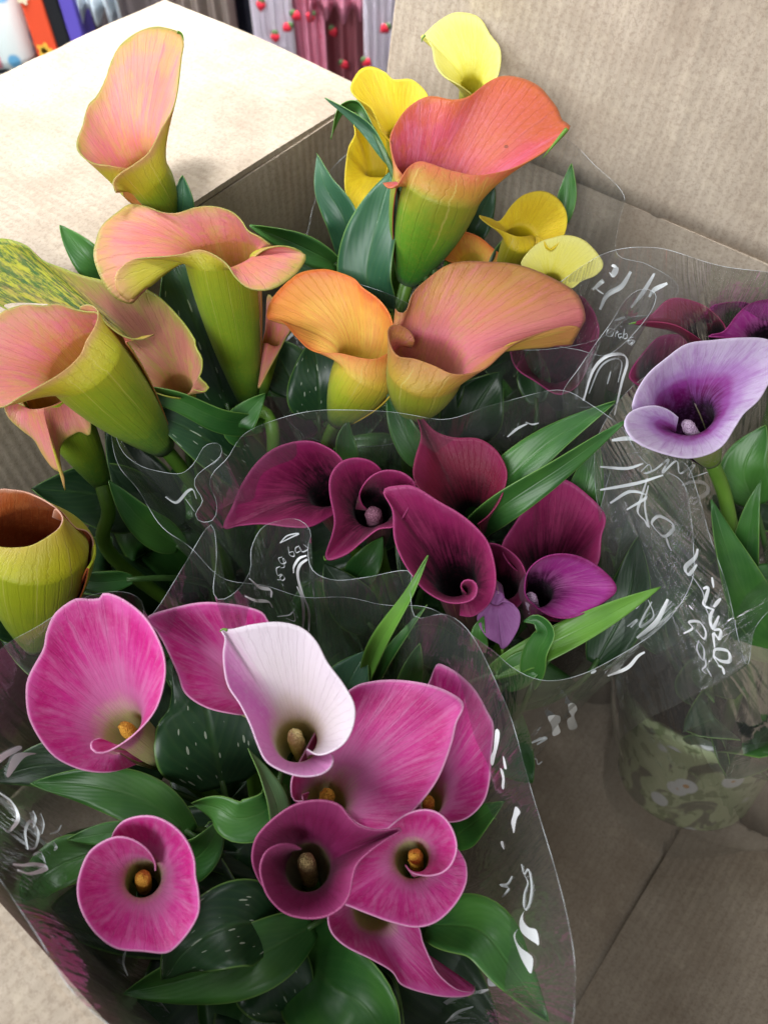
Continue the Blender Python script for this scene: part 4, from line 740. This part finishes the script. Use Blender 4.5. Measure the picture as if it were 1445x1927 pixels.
# ---- printed script on the film (strokes follow the photographed lettering)
for z, key, nth, lst in [
  ('L', 'pink', 0, [([(214,865),(228,915),(247,890),(260,930),(265,990),(255,1060),(238,1092),(226,1070),(230,1010),(246,960),(230,920)],14),
     ([(168,925),(145,965),(110,970),(152,985),(118,1030)],16),([(130,1060),(95,1075),(75,1140),(100,1150),(128,1080)],8)]),
  ('H', 'pink', 0, [([(1070,1513),(990,1530),(910,1560),(830,1640)],16),([(1012,1578),(950,1600),(905,1640)],10)]),
  ('G', 'pink', 0, [([(0,850),(50,890),(72,950),(40,1000)],20),([(130,920),(140,950),(132,985)],12),
     ([(110,1070),(100,1000),(120,960),(150,1000),(140,1060),(110,1070)],14),([(160,930),(172,970),(165,1010)],8),([(195,1010),(225,1000),(240,975)],8),([(210,1040),(220,1060),(212,1075)],14)]),
  ('K', 'pink', 0, [([(60,425),(110,430),(160,425),(215,440),(140,468),(80,450)],22),([(150,385),(185,370),(210,420)],12),([(250,270),(300,320),(290,390)],8),([(570,820),(560,870),(580,930)],16),([(700,1000),(730,1050),(770,1100)],14),
     ([(770,1020),(790,1080),(870,1140)],22),([(860,1070),(950,1130),(1010,1149)],14)]),
  ('M', 'pink', 0, [([(820,525),(770,545),(735,600),(732,645)],18),([(825,550),(775,590),(760,660),(790,780),(835,900),(835,1040)],28),([(755,735),(790,820),(800,920),(795,1020)],28),
     ([(330,315),(345,450),(385,570),(415,600),(425,520),(440,380),(460,310)],16),([(640,440),(690,390),(770,375),(720,400),(640,440)],10),([(430,680),(500,740),(575,760),(580,810)],30),([(400,800),(470,830),(560,840),(590,880)],26),
     ([(620,940),(700,930),(730,910),(740,970),(680,950)],10),([(860,340),(930,350),(940,400),(900,450)],12)]),
  ('M', 'pink', 0, [([(800,450),(830,480),(790,500),(770,465),(790,495)],8),([(770,460),(745,475),(750,505),(778,495)],8),([(695,465),(705,520),(735,530),(730,500),(700,505)],8),([(655,535),(630,545),(650,580),(680,570),(660,545),(670,600),(645,610)],8),
     ([(640,600),(615,615),(625,660),(650,650)],8),([(655,655),(640,675),(655,695),(672,680),(655,655)],8),([(620,690),(650,690)],6),([(655,715),(662,735)],6)]),
  ('J', 'burg', 0, [([(0,1500),(45,1480),(85,1470),(30,1510)],16),
     ([(0,1600),(25,1590),(35,1620),(60,1605)],10),([(85,1550),(90,1570)],18),([(100,1590),(125,1610),(135,1570),(170,1540)],12),([(640,985),(600,1010),(540,1075),(430,1120)],20),([(335,1105),(365,1090)],14),
     ([(770,685),(745,740),(700,820),(595,905)],28),([(680,700),(640,770),(610,840),(640,830),(690,780),(660,690)],14),([(630,680),(590,740)],16),([(560,845),(600,800),(540,840)],12),([(775,810),(730,850)],22)]),
  ('J', 'lav', 0, [([(655,0),(620,110),(600,190),(640,240),(660,275),(640,150),(660,40)],18),([(700,290),(680,250),(720,215),(790,250),(800,290),(750,330),(700,290)],22),([(760,330),(775,380),(792,412)],18),
     ([(850,40),(910,20),(980,30),(1000,70),(950,120),(910,150)],22),([(940,400),(925,450),(870,505),(890,545),(935,490)],26),([(900,545),(940,600),(970,650),(985,730),(1020,820)],12),([(970,625),(1000,620),(985,680),(975,720),(1030,745)],24),([(1030,730),(1070,680)],22),
     ([(1030,740),(1010,790),(1025,850),(1060,780)],26),([(1030,860),(1070,860),(1060,910),(1030,880),(1035,960)],24),([(1030,1010),(1040,970),(1110,980),(1120,1035),(1070,1035),(1030,1010),(1060,1060)],24),([(1055,1060),(1080,1075),(1090,1112)],24),([(1020,560),(1030,620)],20),
     ([(860,880),(910,850),(890,815),(950,815),(985,870),(975,910),(930,860)],18),([(945,920),(935,970),(970,1030),(975,970),(945,920)],14),([(975,1000),(985,1060),(965,1085),(990,1110)],12),([(990,1075),(1018,1125)],16),([(890,720),(912,745)],18)]),
  ('I', 'lav', 0, [([(745,1190),(790,1150),(800,1190),(760,1200),(820,1180),(900,1120),(860,1200),(940,1130),(960,1200),(1040,1150),(1010,1220),(1120,1190)],11),([(1010,1245),(1090,1250),(1112,1300),(1060,1330),(1020,1335)],22),([(1180,1220),(1270,1140),(1130,1140)],14)]),
  ('I', 'yell', 1, [([(585,55),(610,70),(590,110),(572,95)],34),([(690,90),(640,170),(560,220),(520,300)],28),([(820,100),(760,200),(690,290)],22),([(890,155),(820,190),(790,230)],24),([(480,190),(540,140),(500,180),(540,215)],22),([(660,340),(600,360)],14)]),
  ('I', 'purp', 0, [([(600,410),(570,405),(555,440),(585,445),(595,425)],7),([(608,425),(604,450)],6),([(608,430),(622,420)],6),([(640,432),(622,436),(626,455),(640,448),(644,460)],6),([(655,405),(650,455),(668,455),(668,432),(652,438)],6),([(706,450),(690,455),(700,475),(680,490),(676,470),(712,470),(690,498)],6),
     ([(430,800),(480,640),(550,560),(640,545),(670,590),(640,700),(600,880)],18),([(460,760),(520,620),(590,570),(640,590),(620,700)],10),([(580,640),(560,710)],10)]),
  ('F', 'burg', 2, [([(1205,110),(1260,105),(1300,125)],14),([(1170,190),(1250,195),(1300,180)],10),([(1170,260),(1280,240),(1360,215)],10),([(1200,300),(1260,265),(1310,280),(1250,320)],10),([(950,60),(920,75),(890,100)],7),([(945,55),(965,62),(985,58)],6)]),
  ('E', 'burg', 0, [([(900,680),(960,710),(1020,650),(1050,640),(1070,690)],16),([(1010,690),(1060,760)],14)]),
  ('X', 'oran', 0, [([(516,700),(530,690),(545,665),(556,650),(548,690),(538,710)],7),([(540,640),(556,625),(560,648)],5)]),
]:
    for pts, w in lst: stroke(key, px(z, pts), 1.05*w/ZOOM[z][2], nth, M_PRINT if w >= 18 else M_PRINT2, cal=.9)

def brush(key, poly, nth=0):
    """a broad filled pen mark lying on the film"""
    q = catmull(poly, 36, True); ps = [nth_hit(key, x, y, nth) for x, y in q]; good = [np.dot(p-CAM, FW) for p in ps if p is not None]
    if len(good) < 3: return
    A = np.array([(x, y, 1) for (x, y), p in zip(q, ps) if p is not None]); co = np.linalg.lstsq(A, np.array(good), rcond=None)[0]
    V = [P(x, y, float(np.dot(co, (x, y, 1)))-.001) for x, y in q]
    mesh('print_stroke', V, [tuple(range(len(V)))], M_PRINT, BV[key][1], smooth=False)
for z, key, polys in [
  ('L', 'pink', [[(85,195),(105,205),(100,260),(85,320),(72,372),(60,360),(62,325),(75,290)],[(122,325),(132,345),(140,388),(130,388),(124,360)],[(108,385),(122,400),(130,440),(126,490),(115,480),(118,440),(112,410)],
    [(185,577),(208,605),(190,640),(177,710),(170,690),(163,655),(172,620)],[(110,755),(122,752),(128,790),(118,780)],[(232,1093),(222,1115),(225,1150),(250,1180),(290,1195),(302,1268),(285,1260),(240,1230),(212,1200),(204,1160),(212,1125)],
    [(200,1187),(185,1210),(187,1245),(215,1285),(250,1310),(272,1340),(262,1412),(240,1385),(215,1340),(195,1290),(175,1230),(180,1205)],[(50,1400),(55,1440),(90,1465),(75,1475),(50,1470),(45,1440)],[(0,1495),(50,1487),(40,1498),(5,1512)]]),
  ('G', 'pink', [[(0,705),(70,668),(85,680),(30,712),(0,735)],[(60,700),(145,698),(95,715),(35,790),(30,765)]]),
  ('J', 'burg', [[(92,1350),(155,1345),(162,1380),(150,1395),(162,1440),(120,1460),(115,1410)],[(208,1280),(240,1275),(258,1310),(240,1345),(258,1410),(215,1425),(200,1370),(225,1350),(210,1320)],[(430,1208),(425,1250),(370,1310),(300,1350),(290,1330),(330,1300),(390,1240)]])]:
    for pl_ in polys: brush(key, px(z, pl_))

# ================================================================== SHOP BEHIND THE BOX
def solid(name, prof, y0, y1, mat, parent=None, bev=.002):
    """extrude an x-z outline between two depths, edges rounded"""
    n = len(prof); v = [(x, y0, z) for x, z in prof]+[(x, y1, z) for x, z in prof]
    f = [tuple(range(n)), tuple(range(2*n-1, n-1, -1))]+[(i, i+n, (i+1) % n+n, (i+1) % n) for i in range(n)]
    o = mesh(name, v, f, mat, parent, smooth=False); b = o.modifiers.new('bevel', 'BEVEL'); b.width = bev; b.segments = 2
    return o
YB = 1.18
def wx(p, q, y=YB): r = Py(p, q, y); return r[0], r[2]
M_BLK = plain('black_laminate', (30, 32, 36), .4); M_ORG = plain('orange_card', (232, 84, 50), .5); M_PUR = plain('purple_card', (98, 84, 186), .5)
x0, zz = wx(-40, 90); x1, _ = wx(135, 60)
shelf = empty('display_shelf', (x0-.2, YB, -.01), 'low black display shelf carrying tins and boxes', 'shelf')
zs = wx(20, 88)[1]-.012
solid('shelf_board', [(x0-.4, zs-.02), (x1+.03, zs-.02), (x1+.03, zs), (x0-.4, zs)], YB-.07, YB+.2, M_BLK, shelf)
solid('back_panel', [(x0-.4, -.01), (x1+.03, -.01), (x1+.03, .6), (x0-.4, .6)], YB+.2, YB+.215, M_BLK, shelf)
solid('kick_board', [(x0-.4, -.01), (x1+.03, -.01), (x1+.03, zs-.022), (x0-.4, zs-.022)], YB+.0, YB+.02, M_BLK, shelf)
def tinmat(name, spot):
    t = NT(name); v = t.new('ShaderNodeTexVoronoi'); t.set(v.inputs['Vector'], t.obj()); v.inputs['Scale'].default_value = 24
    return t.pbr(t.mix(t.ramp(v.outputs['Distance'], [(.28, (1, 1, 1, 1)), (.36, (0, 0, 0, 1))]), lin((226, 238, 236)), lin(spot)), .35)
for (p, nm, lab, sp, r_) in [(8, 'tin', 'white rounded tin with pink spots on the shelf', (226, 150, 160), .034), (42, 'tin', 'white rounded tin with blue spots beside the orange box', (110, 180, 222), .032)]:
    xx = wx(p, 80)[0]; v, f = lathe([(.001, 0), (r_*.8, 0), (r_*.97, .006), (r_, .016), (r_, .13), (r_*.9, .145), (r_*.6, .15), (.001, .15)], 32)
    o = mesh(nm, v, f, tinmat('tin_print', sp)); o.location = (xx-.008, YB-.015, zs); tag(o, lab, 'tin', 'tins on the shelf')
def carton(name, pxa, pxb, mat, lab, yy, motif=None):
    xa = wx(pxa, 88, yy)[0]; xb = wx(pxb, 88, yy)[0]
    e = empty(name, ((xa+xb)/2, yy+.03, zs), lab, 'carton')
    b = solid('body', [(xa, zs), (xb, zs), (xb, zs+.25), (xa, zs+.25)], yy, yy+.06, mat, e)
    if motif:
        for (mx, mz, mr, mm) in motif:
            v = [(xa+(xb-xa)*mx+mr*math.cos(a)*(1+.25*math.cos(5*a)), yy-.0012, zs+mz+mr*math.sin(a)*(1+.25*math.cos(5*a))) for a in np.linspace(0, 6.283, 40, endpoint=False)]
            mesh('printed_flower', v, [tuple(range(40))], mm, b, smooth=False)
    return e
MY = plain('print_yellow', (236, 186, 70)); MW_ = plain('print_cream', (240, 224, 190))
carton('orange_carton', 66, 106, M_ORG, 'orange carton with small printed yellow flower', YB-.055, [(.45, .035, .009, MY), (.4, .035, .004, MW_), (.2, .10, .007, MW_), (.7, .16, .008, MY)])
carton('black_carton', 106, 134, M_BLK, 'plain black carton between the orange and purple ones', YB-.05)
carton('purple_carton', 136, 162, M_PUR, 'purple carton beside the black one', YB-.05, [(.5, .03, .004, MY), (.5, .14, .006, MY)])
# hanging clothes: pleated sheets
def cloth(name, pa, pb, qtop, qbot, y, mat, amp, freq, parent=None, seed=0, flare=0, hem=0.0, th=.0015):
    r = np.random.default_rng(seed); xa, _ = wx(pa, 40, y); xb, _ = wx(pb, 40, y); zt = wx(pa, qtop, y)[1]; zb = wx(pa, qbot, y)[1]
    nx, nz = int(max(24, freq*10)), 16; V = []; ph = r.uniform(0, 6)
    for i in range(nx+1):
        for j in range(nz+1):
            a, b = i/nx, j/nz; x = xa+(xb-xa)*a; x += (a-.5)*flare*(1-b)
            yy = y+amp*math.sin(2*math.pi*freq*a+ph+.6*math.sin(3*b+ph))*(1-.4*b)+amp*.5*math.sin(2*math.pi*freq*.37*a+2*b)
            z = zb+(zt-zb)*b+(hem*math.sin(2*math.pi*freq*a+ph) if j == 0 else 0); V.append((x, yy, z))
    o = mesh(name, V, grid_faces(nx+1, nz+1), mat, parent); m = o.modifiers.new('thickness', 'SOLIDIFY'); m.thickness = th; return o
def fabric(name, c, rib=0):
    t = NT(name); g = t.obj(); n = t.noise(g, 300, 3); col = t.mix(t.math('MULTIPLY', n, .3), lin(c), lin([x*.82 for x in c]))
    return t.pbr(col, .9, t.bump(n, .3), .1, translucent=.15)
FWH, FPK, FRO, FGR, FBL, FTA = fabric('fabric_white', (238, 230, 240)), fabric('fabric_pink', (226, 146, 170)), fabric('fabric_rose', (184, 112, 122)), fabric('fabric_grey', (122, 112, 112)), fabric('fabric_black', (34, 34, 44)), fabric('fabric_taupe', (150, 136, 128))
FSW = fabric('fabric_snow', (226, 238, 246)); M_RED = plain('strawberry_red', (206, 40, 62)); M_GRN = plain('strawberry_leaf', (86, 110, 70))
def garment(name, lab, p): return empty(name, (wx(p, 60)[0], YB+.04, -.012), lab, 'garment', 'clothes hanging behind the box')
g1 = garment('strawberry_dress', 'white ribbed dress with red strawberry appliques and pink tulle lining', 610)
cloth('side_panel', 474, 550, -420, 330, YB-.02, FWH, .004, 13, g1, 1); cloth('side_panel', 684, 748, -420, 330, YB-.03, FWH, .004, 12, g1, 2)
cloth('tulle_layer', 540, 690, -420, 320, YB+.035, FRO, .010, 5.3, g1, 3); cloth('tulle_layer', 545, 610, -420, 320, YB+.012, FPK, .006, 4, g1, 5)
cloth('pink_ruffle', 586, 690, -420, 28, YB+.0, FPK, .010, 3.2, g1, 4, hem=.006)
def berry(p, q, y, par, s=.0065):
    c = Py(p, q, y); v, f = lathe([(.0001, -s*1.2), (s*.6, -s*.7), (s, 0), (s*.85, s*.6), (.0001, s*.9)], 12); o = mesh('strawberry', v, f, M_RED, None); o.parent = par
    o.location = Vector(c)-Vector(par.location); o.scale = (1, .35, 1); o.rotation_euler = (0, random.uniform(-1, 1), 0)
    v, f = lathe([(.0001, s*.5), (s*.8, s*.6), (s*.6, s*1.3), (.0001, s*1.5)], 8); l = mesh('calyx', v, f, M_GRN, None); l.parent = o
for p, q, y in [(491,10,YB-.03),(518,70,YB-.03),(557,30,YB-.03),(541,52,YB-.03),(584,32,YB-.0),(724,54,YB-.042),(690,118,YB-.042),(627,60,YB+.02),(648,122,YB+.02),(604,68,YB+.02)]: berry(p, q, y, g1)
g2 = garment('white_frilly_top', 'snow white frilly garment hanging beside the purple carton', 190)
for k, (a, b, qb, yy) in enumerate([(136, 176, 30, YB-.03), (168, 214, 34, YB-.045), (206, 234, 46, YB-.02)]): cloth('frill', a, b, -420, qb, yy, FSW, .010, 1.6, g2, 10+k, hem=.008)
g3 = garment('grey_coat', 'grey brown coat hanging behind the white frilly top', 280); cloth('coat_body', 130, 330, -420, 330, YB+.03, FGR, .014, 4, g3, 20); 
g4 = garment('taupe_skirt', 'taupe pleated skirt between the grey coat and the black garment', 390); cloth('skirt_body', 326, 446, -420, 330, YB+.01, FTA, .014, 4.5, g4, 21)
g5 = garment('black_garment', 'narrow black garment beside the strawberry dress', 460); cloth('garment_body', 440, 486, -420, 330, YB+.04, FBL, .012, 2, g5, 22)
